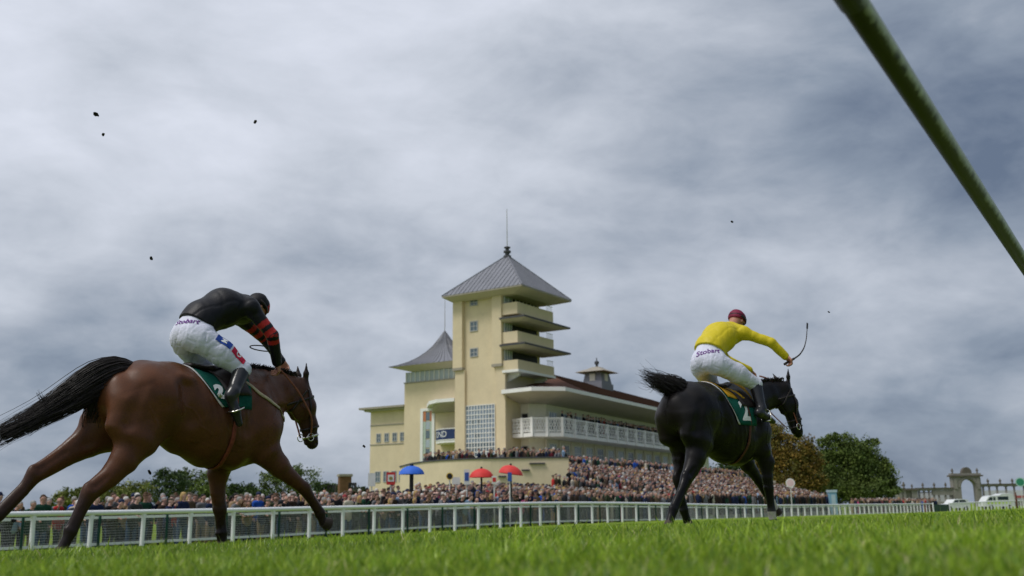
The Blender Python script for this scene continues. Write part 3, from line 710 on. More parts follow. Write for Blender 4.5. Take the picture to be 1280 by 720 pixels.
for z_, h_ in ((4.66, .10), (4.30, .06)): f.bar((67.2, bb_ - .05, z_), (118, bb_ - .05 + SK * 54 * .9, z_ - .30), .08, h_)
for i in range(26):
    a_ = 67.2 + i * 2; y_ = bb_ - .05 + SK * .957 * (a_ - 67.2); f.bar((a_, y_, 3.2), (a_, y_, 4.66 - .30 * (a_ - 67.2) / 50.8), .06)
Te.part('handrail', f, M_white)
# ---------------------------------------------------------------- running rails
M_rail = mat('white_plastic_rail', (.84, .85, .87), .45, .4, noise=((1.5, .05), (14, .07)))
M_green_post = mat('dark_green_post', (.012, .06, .045), .6, .3, noise=(6, .15))
M_wire = mat('galvanised_mesh', (.45, .47, .48), .5, .5, noise=(8, .1))
def gz(a, b): return float(ground(a, b))
def zr_(a): return gz(a, 26.0)
FN = Bd('running_rail', 16, 26, zr_(16), 'white running rail on upright posts along the far edge of the course', 'rail')
AF = np.arange(5.6, 135.2, 1.745)
path = [(a, 26.0, zr_(a) + 1.09) for a in np.r_[AF, 136.5]]
FN.part('top_rail', FN.mb().tube(path, [.075] * len(path), 10), M_rail, smooth=True)
pm = None
for a in AF:
    z0 = zr_(a)
    if pm is None:
        f = MB(); f.tube([(0, .0, -.15), (0, 0, 1.06)], [.068, .062], 10); f.box(-.075, .075, -.035, .035, .98, 1.04); o = f.build('post', M_rail, FN.root, smooth=False); pm = o.data
    else: o = bpy.data.objects.new('post', pm); C.objects.link(o); o.parent = FN.root
    o.location = (a - FN.o[0], 26.0 - FN.o[1], z0 - FN.o[2]); o.rotation_euler = (0, random.uniform(-.015, .015), random.uniform(-.03, .03))
# crowd barrier behind: green posts, white top and bottom rails, welded mesh
CB = Bd('crowd_barrier', 16, 27.1, gz(16, 27.1), 'mesh crowd barrier with green posts and white rails behind the running rail', 'fence')
def zb(a): return gz(a, 27.1)
AC = np.arange(4.3, 137, 2.42)
for nm, h, r0 in (('top_rail', .94, .036), ('bottom_rail', .17, .034)):
    f = CB.mb()
    for a, a2 in zip(AC[:-1], AC[1:]): f.bar((a, 27.1, zb(a) + h), (a2 + .004, 27.1, zb(a2) + h), .07, r0 * 2.3)
    CB.part(nm, f, M_rail)
pm2 = None
for a in AC:
    if pm2 is None: o = MB().box(-.028, .028, -.028, .028, -.1, 1.12).build('post', M_green_post, CB.root); pm2 = o.data
    else: o = bpy.data.objects.new('post', pm2); C.objects.link(o); o.parent = CB.root
    o.location = (a - CB.o[0], 27.1 - .06 - CB.o[1], zb(a) - CB.o[2])
f = CB.mb()
for a in np.arange(4.5, 70, .05): z = zb(a); f.add([(a - .0035, 27.12, z + .2), (a + .0035, 27.12, z + .2), (a, 27.116, z + .2), (a - .0035, 27.12, z + .92), (a + .0035, 27.12, z + .92), (a, 27.116, z + .92)], [(0, 1, 4, 3), (1, 2, 5, 4), (2, 0, 3, 5)])
for h in np.arange(.25, .93, .075):
    for a, a2 in zip(AC[:-1], AC[1:]): f.bar((a, 27.11, zb(a) + h), (a2, 27.11, zb(a2) + h), .008, .009)
w = CB.part('mesh', f, M_wire); w['kind'] = 'stuff'
f = CB.mb()
for a in np.arange(70, 136, .2): z = zb(a); f.box(a - .006, a + .006, 27.115, 27.125, z + .2, z + .92)
w = CB.part('mesh', f, M_wire); w['kind'] = 'stuff'
# second length of rail beyond the gap
F2 = Bd('running_rail', 150, 24.5, gz(150, 24.5), 'farther white running rail in front of the white van, beyond the gap', 'rail')
p0, p1 = at(1188, 640, 128), at(1300, 640, 150); aa0, bb0 = ab(p0); aa1, bb1 = ab(p1)
f = F2.mb(); n_ = 26; pts = [(aa0 + (aa1 - aa0) * i / n_, bb0 + (bb1 - bb0) * i / n_) for i in range(n_ + 1)]
path = [(a, b, gz(a, b) + 1.02) for a, b in pts]; F2.part('top_rail', f.tube(path, [.07] * len(path), 8), M_rail, smooth=True)
for a, b in pts:
    o = bpy.data.objects.new('post', pm); C.objects.link(o); o.parent = F2.root; o.location = (a - F2.o[0], b - F2.o[1], gz(a, b) - F2.o[2])
# dark netting in the gap
p0, p1 = at(1167, 640, 122), at(1187, 640, 130); aa0, bb0 = ab(p0); aa1, bb1 = ab(p1)
G_ = Bd('gap_barrier', aa0, bb0, gz(aa0, bb0), 'short dark netting barrier closing the gap in the rails', 'barrier')
f = G_.mb(); f.bar((aa0, bb0, gz(aa0, bb0) + .5), (aa1, bb1, gz(aa1, bb1) + .5), .04, .85); G_.part('netting', f, M_green_post)
f = G_.mb(); f.box(aa0 - .06, aa0 + .06, bb0 - .06, bb0 + .06, gz(aa0, bb0), gz(aa0, bb0) + 1.15); G_.part('post', f, M_rail)
f = G_.mb(); f.box(aa1 - .06, aa1 + .06, bb1 - .06, bb1 + .06, gz(aa1, bb1), gz(aa1, bb1) + 1.15); G_.part('post', f, M_rail)

# rail passing right over the camera
def near_rail_mat():
    m = mat('weathered_lit_side_rail', (.5, .52, .5), .5, .35, noise=((5, .08), (60, .08)), bump=(80, .25, .002)); nt = m.node_tree; N = nt.nodes; L = nt.links; p = N['Principled BSDF']
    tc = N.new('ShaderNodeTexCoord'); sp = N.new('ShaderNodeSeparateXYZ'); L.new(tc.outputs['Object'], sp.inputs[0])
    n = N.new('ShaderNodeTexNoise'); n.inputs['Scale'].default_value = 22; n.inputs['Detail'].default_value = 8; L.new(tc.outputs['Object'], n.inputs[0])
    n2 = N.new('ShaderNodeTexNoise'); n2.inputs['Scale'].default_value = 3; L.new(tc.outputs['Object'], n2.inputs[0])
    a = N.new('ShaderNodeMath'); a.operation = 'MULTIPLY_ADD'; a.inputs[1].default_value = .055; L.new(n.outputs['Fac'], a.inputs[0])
    yy = N.new('ShaderNodeMath'); yy.operation = 'MULTIPLY_ADD'; yy.inputs[1].default_value = -.8; L.new(sp.outputs['Y'], yy.inputs[0]); L.new(sp.outputs['Z'], yy.inputs[2]); L.new(yy.outputs[0], a.inputs[2])  # stain also thins towards the sky-lit side, that light put into the colour
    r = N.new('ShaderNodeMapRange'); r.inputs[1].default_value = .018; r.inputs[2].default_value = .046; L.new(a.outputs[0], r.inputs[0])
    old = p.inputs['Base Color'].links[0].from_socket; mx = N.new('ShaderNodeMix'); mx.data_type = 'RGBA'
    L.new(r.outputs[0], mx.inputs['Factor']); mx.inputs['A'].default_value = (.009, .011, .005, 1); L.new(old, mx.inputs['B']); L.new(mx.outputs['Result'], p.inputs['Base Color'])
    return m
NR = empty('near_rail', W(2, .338, 0) + Vector((0, 0, EYE + 1.25 - 1.2)), PSI)
NR.location = W(2, .53, float(ground(2, .53)))
tag(NR, 'white rail with algae stained underside slanting overhead at the upper right', 'rail')
zN = EYE + 1.25 - NR.location[2]; bN = 0.53
M_nr = near_rail_mat()
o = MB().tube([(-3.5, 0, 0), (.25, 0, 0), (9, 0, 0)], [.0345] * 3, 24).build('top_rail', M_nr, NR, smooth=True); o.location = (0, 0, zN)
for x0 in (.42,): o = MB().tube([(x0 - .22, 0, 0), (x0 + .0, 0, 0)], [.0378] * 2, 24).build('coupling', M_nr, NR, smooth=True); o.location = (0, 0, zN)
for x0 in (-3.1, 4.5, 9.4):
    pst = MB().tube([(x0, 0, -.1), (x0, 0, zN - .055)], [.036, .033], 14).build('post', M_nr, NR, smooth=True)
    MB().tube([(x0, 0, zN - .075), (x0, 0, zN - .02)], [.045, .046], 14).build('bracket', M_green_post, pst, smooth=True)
# ---------------------------------------------------------------- trees, far buildings, vans, signs, umbrellas
M_bark = mat('bark', (.07, .05, .035), .95, .1, noise=((6, .3),), bump=(20, .6, .02))
def leafmat(name, col): 
    m = mat(name, col, .65, .2, attr='Col')
    return m
M_leaf = leafmat('foliage', (.06, .09, .02))
def tree(px, pyb, Y, blobs, cols, label, n=9000, leaf=.42, group=None, seed=1, name='broadleaf_tree', trunkw=.5, z0=None):
    """blobs: (x, y, rx, ry) ellipses in photo pixels; the crown gets matching depth. leaves are small faces through the volume"""
    r = np.random.default_rng(seed); base = at(px, 634, Y); base.z = float(ground(*ab(base))) if z0 is None else z0
    root = empty(name, base, 0); tag(root, label, 'tree', group)
    mpp = Y / FPX; O = np.array(base); Cn = []
    for (x, y, rx, ry) in blobs:
        c = np.array(at(x, y, Y + r.uniform(-.25, .25) * rx * mpp)); Cn.append((c - O, rx * mpp, ry * mpp))
    # limbs from the trunk into every clump
    tb = MB(); H = max(c[2] for c, _, _ in Cn); top = np.array((0, 0, H * .45))
    tb.tube([(0, 0, -.3), (.05, 0, H * .2), tuple(top)], [trunkw, trunkw * .75, trunkw * .5], 8)
    for c, rx, ry in Cn: m_ = (top * .6 + c * .4) + r.normal(0, .3, 3); tb.tube([tuple(top * .8), tuple(m_), tuple(c)], [trunkw * .35, trunkw * .2, trunkw * .06], 5)
    tb.build('trunk', M_bark, root, smooth=True)
    tot = sum(rx * ry for _, rx, ry in Cn); V = []; Co = []
    for c, rx, ry in Cn:
        k = int(n * rx * ry / tot); ncl = max(6, int(k / 38))
        d = r.normal(size=(ncl, 3)); d /= np.linalg.norm(d, axis=1, keepdims=True); rad = r.uniform(.35, 1.0, (ncl, 1)) ** .5
        cc = c + d * rad * np.array((rx, rx * .9, ry)) * r.uniform(.85, 1.12, (ncl, 1))
        cs = min(rx, ry) * .24 + leaf * .5
        tone = r.uniform(.62, 1.3, ncl); mix = r.uniform(0, 1, ncl)
        P = np.repeat(cc, 38, 0) + r.normal(size=(ncl * 38, 3)) * np.array((1, 1, .7)) * cs * .55
        col = (np.array(cols[0]) * (1 - mix[:, None]) + np.array(cols[1]) * mix[:, None]) * tone[:, None]; col = np.repeat(col, 38, 0) * r.uniform(.75, 1.25, (ncl * 38, 1))
        V.append(P); Co.append(col)
    P = np.concatenate(V); Co = np.concatenate(Co); m = len(P)
    u = r.normal(size=(m, 3)); u /= np.linalg.norm(u, axis=1, keepdims=True); v = np.cross(u, r.normal(size=(m, 3))); v /= np.linalg.norm(v, axis=1, keepdims=True)
    s = (leaf * r.uniform(.55, 1.2, m))[:, None]
    Vv = np.stack([P + u * s * .5, P + v * s * .34, P - u * s * .5, P - v * s * .34], 1).reshape(-1, 3)
    raw('crown', Vv, np.arange(m * 4).reshape(m, 4), M_leaf, root, col=np.repeat(Co, 4, 0))
    return root
G1, G2, G3, G4 = (.062, .10, .022), (.125, .165, .035), (.20, .215, .055), (.040, .072, .028)
A1_, A2_ = (.21, .125, .022), (.24, .11, .02)
tree(1000, 628, 175, [(985, 590, 26, 34), (1008, 596, 22, 32), (975, 560, 20, 24), (1000, 563, 17, 20), (990, 610, 34, 20), (962, 585, 20, 36), (1012, 575, 14, 22), (968, 545, 14, 16)], (A1_, (.13, .13, .03)), 'amber and green autumn tree beside the black horse, left of the dark green tree', n=34000, leaf=.40, seed=2)
tree(930, 628, 190, [(928, 590, 26, 22), (905, 596, 20, 18), (950, 600, 20, 20), (918, 610, 30, 16)], (G4, G1), 'dark tree showing under the belly of the black horse', n=14000, leaf=.42, seed=3)
tree(1066, 628, 185, [(1060, 590, 34, 36), (1052, 562, 26, 18), (1090, 596, 26, 30), (1075, 572, 22, 22), (1035, 595, 22, 34), (1066, 612, 50, 18), (1094, 553, 5, 4), (1085, 557, 8, 5), (1044, 550, 16, 8), (1030, 553, 9, 6), (1108, 600, 13, 20), (1105, 585, 10, 12), (1114, 612, 8, 12)], (G1, G2), 'large spreading dark green tree at the right, the tallest of the trees', n=48000, leaf=.42, seed=4, trunkw=.8)
lt = [(92, [(88, 624, 18, 12), (75, 628, 12, 8), (100, 618, 10, 9)], (G2, G3), 'low pale green tree at the far left, behind the hind legs of the bay horse'),
      (125, [(120, 620, 18, 13), (140, 617, 14, 12)], (G2, G3), 'low olive tree second from the left in the treeline'),
      (168, [(165, 617, 22, 16), (180, 608, 14, 10), (150, 620, 16, 12)], (G2, G3), 'broad olive tree between the hind legs and belly of the bay horse'),
      (212, [(212, 608, 18, 20), (205, 598, 10, 12), (222, 600, 10, 12)], (G4, G1), 'dark tree with a pointed top under the belly of the bay horse'),
      (238, [(235, 598, 13, 14), (248, 602, 14, 16), (240, 614, 22, 14), (228, 590, 7, 7)], (G1, G2), 'open crowned tree under the girth of the bay horse'),
      (265, [(262, 604, 14, 18), (274, 597, 10, 12), (268, 616, 18, 12)], (G1, G2), 'tree hidden partly by the straight foreleg of the bay horse'),
      (298, [(297, 618, 12, 12), (292, 612, 6, 7)], (G4, G1), 'small dark tree just right of the straight foreleg'),
      (316, [(316, 618, 8, 14), (314, 609, 4, 7), (324, 622, 8, 10)], (G4, G1), 'small pointed dark conifer right of the straight foreleg'),
      (360, [(360, 602, 28, 20), (345, 606, 18, 16), (380, 600, 20, 18), (330, 618, 12, 12), (395, 612, 10, 12), (362, 588, 16, 9), (338, 596, 12, 10)], (G1, G2), 'big round green tree above the reaching foreleg of the bay horse'),
      (412, [(412, 614, 12, 12), (402, 612, 9, 10)], (G4, G1), 'dark bushy tree left of the brick chimney'),
      (447, [(447, 618, 12, 10), (456, 622, 8, 7), (452, 612, 6, 6)], (G4, (.09, .05, .02)), 'low russet tree between the brick chimney and the stand')]
for i, (x, bl, cl, lb) in enumerate(lt): tree(x, 634, 165 + (i * 37) % 30, [(b_[0], b_[1] + 1, b_[2] * 1.18, b_[3] * 1.05) for b_ in bl] + [(x, 622, max(b_[2] for b_ in bl) * 1.3, 10)], cl, lb, n=int(120 * sum(b[2] * b[3] for b in bl) ** .5) + 1500, leaf=.42, seed=20 + i, name='conifer' if 'conifer' in lb else 'broadleaf_tree', group='trees behind the racegoers at the left')

def thing(name, loc, rz, label, cat, group=None):
    o = empty(name, loc, rz); return tag(o, label, cat, group)
def gat(x, Y): p = at(x, 634, Y); p.z = float(ground(*ab(p))); return p
M_brick = mat('brown_brick', (.18, .10, .055), .9, .1, noise=((2, .2), (9, .15)))
M_post = mat('white_post_paint', (.7, .7, .68), .6, .3, noise=(4, .08))
M_dkpole = mat('dark_pole', (.02, .02, .024), .5, .3, noise=(6, .2))
M_red = mat('red_sign_paint', (.55, .03, .03), .5, .4, noise=(5, .06))
M_blue = mat('blue_sign_paint', (.03, .09, .35), .5, .4, noise=(5, .06))
M_yel = mat('yellow_sign_paint', (.65, .42, .03), .5, .4, noise=(5, .06))
# chimney
p = gat(430, 150); t = thing('chimney_tower', p, .35, 'square brown brick tower rising above the racegoers left of the stand', 'tower')
m_ = 150 / FPX; h_ = (634 - 583) * m_
mb = MB(); mb.box(-.85, .85, -.85, .85, 0, h_ - .35); mb.build('shaft', M_brick, t); MB().box(-1.0, 1.0, -1.0, 1.0, h_ - .35, h_).build('cap', M_sill, t)
for k in range(1, 7): MB().box(-.87, .87, -.87, .87, h_ * k / 7.5 - .03, h_ * k / 7.5 + .03).build('brick_course', M_brick, t)
# loudspeaker post
def speaker(x, y0, y1, w, Y, label):
    p = gat(x, Y); k = Y / FPX; t = thing('loudspeaker_post', p, 0, label, 'loudspeaker'); zt = (634 - y0) * k; zb_ = (634 - y1) * k
    MB().tube([(0, 0, 0), (0, 0, zt)], .05, 8).build('pole', M_dkpole, t)
    for s in (-1, 1): MB().add([(s * .05, -.1, zt - .1), (s * .05, .1, zt - .1), (s * w * k * .5, .2, zb_), (s * w * k * .5, -.2, zb_), (s * .05, -.1, zt), (s * .05, .1, zt), (s * w * k * .5, .25, zt), (s * w * k * .5, -.25, zt)], [(0, 3, 2, 1), (4, 5, 6, 7), (0, 1, 5, 4), (1, 2, 6, 5), (2, 3, 7, 6), (3, 0, 4, 7)]).build('horn', M_dkpole, t)
speaker(414, 600, 611, 10, 90, 'dark twin horn loudspeaker on a post left of the brick tower'); speaker(440, 597, 610, 9, 92, 'dark loudspeaker on a post right of the brick tower')
# sign boards on poles held above the racegoers
def board(x, y0, y1, w, Y, m, label, face=None, name='sign_board', sub=None, round_=False, cat='sign'):
    p = gat(x, Y); k = Y / FPX; hz = 641 - 6.4 * x / 640 * 1.0
    t = thing(name, p, -math.atan2(x - 640, FPX) , label, cat); H = lambda y: (hz - y) * k + EYE - p.z
    MB().tube([(0, .06, 0), (0, .06, H(y1) + .02)], .03, 8).build('pole', M_post, t)
    ww = w * k / 2
    if round_:
        c = (H(y0) + H(y1)) / 2; rr = (H(y0) - H(y1)) / 2; ring = [(rr * math.cos(a), rr * math.sin(a)) for a in np.linspace(0, 2 * math.pi, 24, endpoint=False)]
        V = [(a, -.03, c + b) for a, b in ring] + [(a, .03, c + b) for a, b in ring]; n = 24
        MB().add(V, [tuple(range(n)), tuple(range(n, 2 * n))[::-1]] + [(i, i + n, (i + 1) % n + n, (i + 1) % n) for i in range(n)]).build('disc', m, t)
        if face:
            V = [(a * .78, -.036, c + b * .78) for a, b in ring] + [(a * .78, -.031, c + b * .78) for a, b in ring]
            MB().add(V, [tuple(range(n)), tuple(range(n, 2 * n))[::-1]] + [(i, i + n, (i + 1) % n + n, (i + 1) % n) for i in range(n)]).build('face', face, t)
    else:
        MB().box(-ww, ww, -.03, .03, H(y1), H(y0)).build('panel', m, t)
        if face: MB().box(-ww * .72, ww * .72, -.04, -.031, H(y1) + (H(y0) - H(y1)) * .25, H(y0) - (H(y0) - H(y1)) * .2).build('face', face, t)
    return t, H, k
M_pink = mat('pale_pink_disc', (.66, .48, .50), .6, .3, noise=(3, .06))
board(990, 599.5, 610.5, 11, 76, M_post, 'round pale pink and white disc on a white post behind the rail', M_pink, 'finishing_post', round_=True)
tt, H, k = board(488, 592, 607, 10.5, 47, M_red, 'red and white board with a small gold disc, left of the blue umbrella', M_post)
MB().tube([(0, -.052, H(599.3)), (0, -.0405, H(599.3))], .085, 14).build('emblem', mat('olive_gold_print', (.30, .24, .07), .6, .2, noise=(9, .1)), tt)
board(464, 593, 609, 9, 50, M_post, 'plain white board on a pole at the left corner of the stand', None)
board(562, 592.5, 601, 8, 50, M_yel, 'round yellow sign on a dark pole left of the first red umbrella', M_dkpole, round_=True)
board(570, 598, 606.5, 10, 51, M_post, 'small white board low beside the yellow round sign', None)
board(583.5, 588.5, 607, 7, 50, M_post, 'tall narrow white and blue board left of the first red umbrella', M_blue)
board(618, 596.5, 606, 6, 49, M_post, 'white board between the two red umbrellas', M_red)
board(637.5, 592, 603, 5, 49, M_blue, 'narrow blue board under the second red umbrella', None)
# umbrellas
def umbrella(x, y0, y1, w, Y, col, label, pole_to=608, tilt=0, wide=.05):
    p = gat(x, Y); k = Y / FPX; hz = 641 - 6.4 * x / 640; H = lambda y: (hz - y) * k + EYE - p.z
    t = thing('umbrella', p, 0, label, 'umbrella', None); zt = H(y0); zb_ = H(y1); R_ = w * k / 2
    m = mat(label.split()[1] + '_canopy_cloth', col, .6, .3, noise=(3, .1))
    V = [(0, 0, zt)]; F = []; n = 8; rings = 5
    for j in range(1, rings + 1):
        u = j / rings
        for i in range(n * 3):
            a = 2 * math.pi * i / (n * 3); sc = 1 - .05 * abs(math.sin(a * n / 2)) * u; rr = R_ * math.sin(u * 1.45) / math.sin(1.45) * sc
            x_, z_ = rr * math.cos(a), zb_ + (zt - zb_) * (math.cos(u * 1.5) - math.cos(1.5)) / (1 - math.cos(1.5)); V.append((x_, rr * math.sin(a), z_ + x_ * tilt))
    q = n * 3
    F += [(0, 1 + i, 1 + (i + 1) % q) for i in range(q)]
    for j in range(rings - 1): F += [(1 + j * q + i, 1 + (j + 1) * q + i, 1 + (j + 1) * q + (i + 1) % q, 1 + j * q + (i + 1) % q) for i in range(q)]
    MB().add(V, F).build('canopy', m, t, smooth=True)
    MB().tube([(0, 0, 0), (0, 0, zt + .08)], wide, 8).build('pole', M_dkpole, t)
    for i in range(n):
        a = 2 * math.pi * i / n; MB().tube([(0, 0, zt - .04), (R_ * .62 * math.cos(a), R_ * .62 * math.sin(a), zb_ + (zt - zb_) * .55 + R_ * .62 * math.cos(a) * tilt), (R_ * .95 * math.cos(a), R_ * .95 * math.sin(a), zb_ + .02 + R_ * .95 * math.cos(a) * tilt)], .012, 4).build('rib', M_dkpole, t)
    for s in (-1,):
        V2 = [(R_ * (.25 + .5 * u) * s * .3 + R_ * .3 * (u - .5), -R_ * .80 * math.sqrt(max(.05, 1 - .1 * u)), zb_ + (zt - zb_) * (.30 + .2 * v)) for u, v in ((0, 0), (1, 0), (1, 1), (0, 1))]
        MB().add(V2, [(0, 1, 2, 3)]).build('printed_panel', M_post, t) if False else None
    return t
umbrella(514, 584, 594.5, 32, 49, (.035, .14, .62), 'bright blue umbrella over the crowd left of the tower', wide=.10)
umbrella(602, 587.3, 598.3, 30, 50, (.66, .045, .04), 'level red umbrella, the left one of the two red ones', wide=.05)
umbrella(639, 583.3, 594.3, 30, 50, (.68, .05, .045), 'tilted red umbrella, nearer the dark ledges of the podium wall', tilt=-.14, wide=.05)
# portable cabin, cream kiosk
def cabin(x0, x1, y0, Y, col, label, name, roofc):
    p = gat((x0 + x1) / 2, Y); k = Y / FPX; hz = 641 - 6.4 * x0 / 640; w = (x1 - x0) * k / 2.7; h = (hz - y0) * k + EYE - p.z
    t = thing(name, p, -math.atan2(x0 - 640, FPX) + .35, label, 'cabin'); m = mat(name + '_wall', col, .6, .3, noise=(2, .08)); m2 = mat(name + '_roof', roofc, .6, .3, noise=(2, .08))
    MB().box(-w, w, -w, w, 0, h - .25).build('wall', m, t); MB().prism([(-w - .06, -w - .06), (w + .06, -w - .06), (w + .06, w + .06), (-w - .06, w + .06)], h - .25, h).build('roof', m2, t)
    MB().box(-w * .55, w * .55, -w - .03, -w - .002, .1, h - .5).build('door', m2, t)
cabin(1035, 1047, 613.5, 112, (.22, .42, .55), 'pale blue portable cabin beside the rail in front of the dark green tree', 'portable_toilet', (.45, .58, .64))
cabin(958, 971, 602.5, 118, (.58, .50, .28), 'small cream kiosk behind the foreleg of the black horse', 'kiosk', (.5, .45, .34))

# stone gateway and colonnade far beyond
M_stone = mat('weathered_stone', (.25, .235, .215), .9, .1, noise=((.25, .15), (1.5, .15)))
M_stoned = mat('dark_stone', (.13, .115, .10), .9, .1, noise=(.6, .2))
YA = 330.0; kA = YA / FPX
def AX(x): return (x - 1210) * kA * 1.0
def AZ(x, y): return (641 - 6.4 * x / 640 * 1.02 - y) * kA + EYE
base = at(1210, 634, YA); base.z = 0
Ar = thing('stone_gateway', base, 0, 'weathered stone gateway with a round arch, urns and a curved pediment on the skyline', 'monument')
def zA(y): return (628.6 - y) * kA + EYE
px0, px1 = AX(1194.5), AX(1229.0); ox0, ox1 = AX(1204.2), AX(1222.6); dpt = 2.2
zc_ = zA(609.5); rr_ = (ox1 - ox0) / 2; cx_ = (ox0 + ox1) / 2
MB().box(px0, ox0, 0, dpt, 0, zA(597)).build('pier', M_stone, Ar); MB().box(ox1, px1, 0, dpt, 0, zA(597)).build('pier', M_stone, Ar)
f = MB(); n = 20; ztop = zA(597); V = []; F = []
for i in range(n + 1):
    a = math.pi - math.pi * i / n; x = cx_ + rr_ * math.cos(a); z = zc_ + rr_ * math.sin(a)
    for y in (.02, dpt - .02): V += [(x, y, z), (x, y, ztop - .002)]
for i in range(n): o = i * 4; F += [(o, o + 4, o + 5, o + 1), (o + 2, o + 3, o + 7, o + 6), (o, o + 2, o + 6, o + 4)]
f.add(V, F); f.build('arch', M_stone, Ar)
for i in range(15):
    a = math.pi * (i + .5) / 15; c_, s_ = math.cos(a), math.sin(a); MB().bar((cx_ + (rr_ + .05) * c_, -.12, zc_ + (rr_ + .05) * s_), (cx_ + (rr_ + .9) * c_, -.12, zc_ + (rr_ + .9) * s_), .25, .72, up=(-s_, 0, c_)).build('voussoir', M_stone, Ar)
MB().box(px0 - .7, px1 + .7, -.6, dpt + .3, zA(597) , zA(595.2)).build('cornice', M_stoned, Ar); MB().box(px0 - .2, px1 + .2, -.2, dpt, zA(595.2), zA(593)).build('attic', M_stone, Ar)
V = []; n = 14
for y in (.1, 1.6): V += [(cx_ + 1.62 * math.cos(a), y, zA(593) + 1.95 * math.sin(a)) for a in np.linspace(0, math.pi, n)]
MB().add(V, [tuple(range(n)), tuple(range(2 * n - 1, n - 1, -1))] + [(i, i + n, i + n + 1, i + 1) for i in range(n - 1)]).build('pediment', M_stoned, Ar)
def urn(x, zb_, s, parent): return MB().lathe((x, .8, zb_), [(.35 * s, 0), (.35 * s, .2 * s), (.15 * s, .3 * s), (.42 * s, .8 * s), (.45 * s, 1.1 * s), (.22 * s, 1.25 * s), (.28 * s, 1.45 * s), (.05 * s, 1.75 * s)], 10).build('urn', M_stoned, parent, smooth=True)
urn(px0 + .5, zA(593), .95, Ar); urn(px1 - .5, zA(593), .95, Ar)
for x in (px0 + .9, px1 - .9): MB().box(x - .45, x + .45, -.28, -.02, zA(612), zA(599)).build('pilaster', M_stone, Ar)
def colonnade(x0, x1, ytop, yb, cols, urns, label, walls=()):
    b = at(x0, 634, YA); b.z = 0; t = thing('stone_colonnade', b, 0, label, 'monument'); X = lambda x: (x - x0) * kA
    MB().box(0, X(x1), .2, 1.6, zA(ytop + 3.2), zA(ytop + 1.0)).build('entablature', M_stone, t); MB().box(-.3, X(x1) + .0, -.1, 1.8, zA(ytop + 1.0), zA(ytop)).build('cornice', M_stoned, t)
    for c in cols: MB().tube([(X(c), .9, 0), (X(c), .9, 1.2), (X(c), .9, zA(ytop + 3.2) - .004)], [.42, .36, .30], 10).build('column', M_stone, t, smooth=True); MB().box(X(c) - .45, X(c) + .45, .45, 1.35, zA(ytop + 3.8), zA(ytop + 3.2) - .006).build('capital', M_stone, t)
    for u in urns: urn(X(u), zA(ytop), .95, t)
    for (a, c, y0, y1) in walls: MB().box(X(a), X(c), .3, 1.5, zA(y1), zA(y0)).build('wall', M_stone, t)
    MB().box(0, X(x1), .0, 1.7, 0, zA(627)).build('plinth', M_stone, t)
colonnade(1149, 1194.0, 610.0, 628, (1152, 1158, 1164, 1170, 1176, 1184, 1190), (1157, 1171, 1185), 'stone colonnade with urns left of the arched gateway', walls=((1168, 1193, 613.4, 619),))
colonnade(1229.6, 1330, 606.0, 628, (1233, 1240.5, 1250, 1261, 1271, 1283, 1295, 1307, 1318), (1239.5, 1254.5, 1269.5, 1285, 1301), 'stone colonnade with urns right of the arched gateway')
b = at(1124, 634, YA); b.z = 0; t = thing('stone_pavilion', b, 0, 'broad stone pavilion ending the colonnade beside the dark green tree', 'monument'); X = lambda x: (x - 1124) * kA
f = MB()
for x0, x1 in ((1124, 1129), (1131, 1134), (1141, 1148.5)): f.box(X(x0), X(x1), 0, 2.5, 0, zA(613))
f.box(X(1129) + .002, X(1131) - .002, .4, 2.1, 0, zA(613)); f.box(X(1134) + .002, X(1141) - .002, .9, 2.1, 0, zA(613)); f.build('wall', M_stone, t)
MB().box(X(1123), X(1149), -.4, 2.8, zA(613) + .004, zA(610.5)).build('cornice', M_stoned, t); urn(X(1133), zA(610.5), 1.2, t); urn(X(1143), zA(610.5), .8, t)
M_pale = mat('pale_hoarding_paint', (.62, .63, .68), .7, .2, noise=(.3, .08))
b = at(1152, 634, 338); b.z = 0; t = thing('hoarding', b, 0, 'long pale hoarding seen through the left colonnade', 'hoarding'); MB().box(0, 41 * kA * 1.0, 0, .2, 0, 4.6).build('panel', M_pale, t); MB().box(0, 41 * kA, -.05, -.002, 4.6, 4.8).build('rail', M_stoned, t)
M_pinkw = mat('red_white_hoarding', (.5, .12, .12), .6, .3, noise=(1, .1))
b = at(1231, 634, 345); b.z = 0; t = thing('hoarding', b, 0, 'long grey and red hoarding seen through the right colonnade', 'hoarding'); MB().box(0, 30, 0, .2, 0, 2.6).build('panel', M_frame, t); MB().box(0, 30, -.02, .18, 2.602, 3.4).build('stripe', M_pinkw, t); MB().box(0, 30, -.0, .2, 3.402, 5.2).build('upper_panel', M_pale, t)
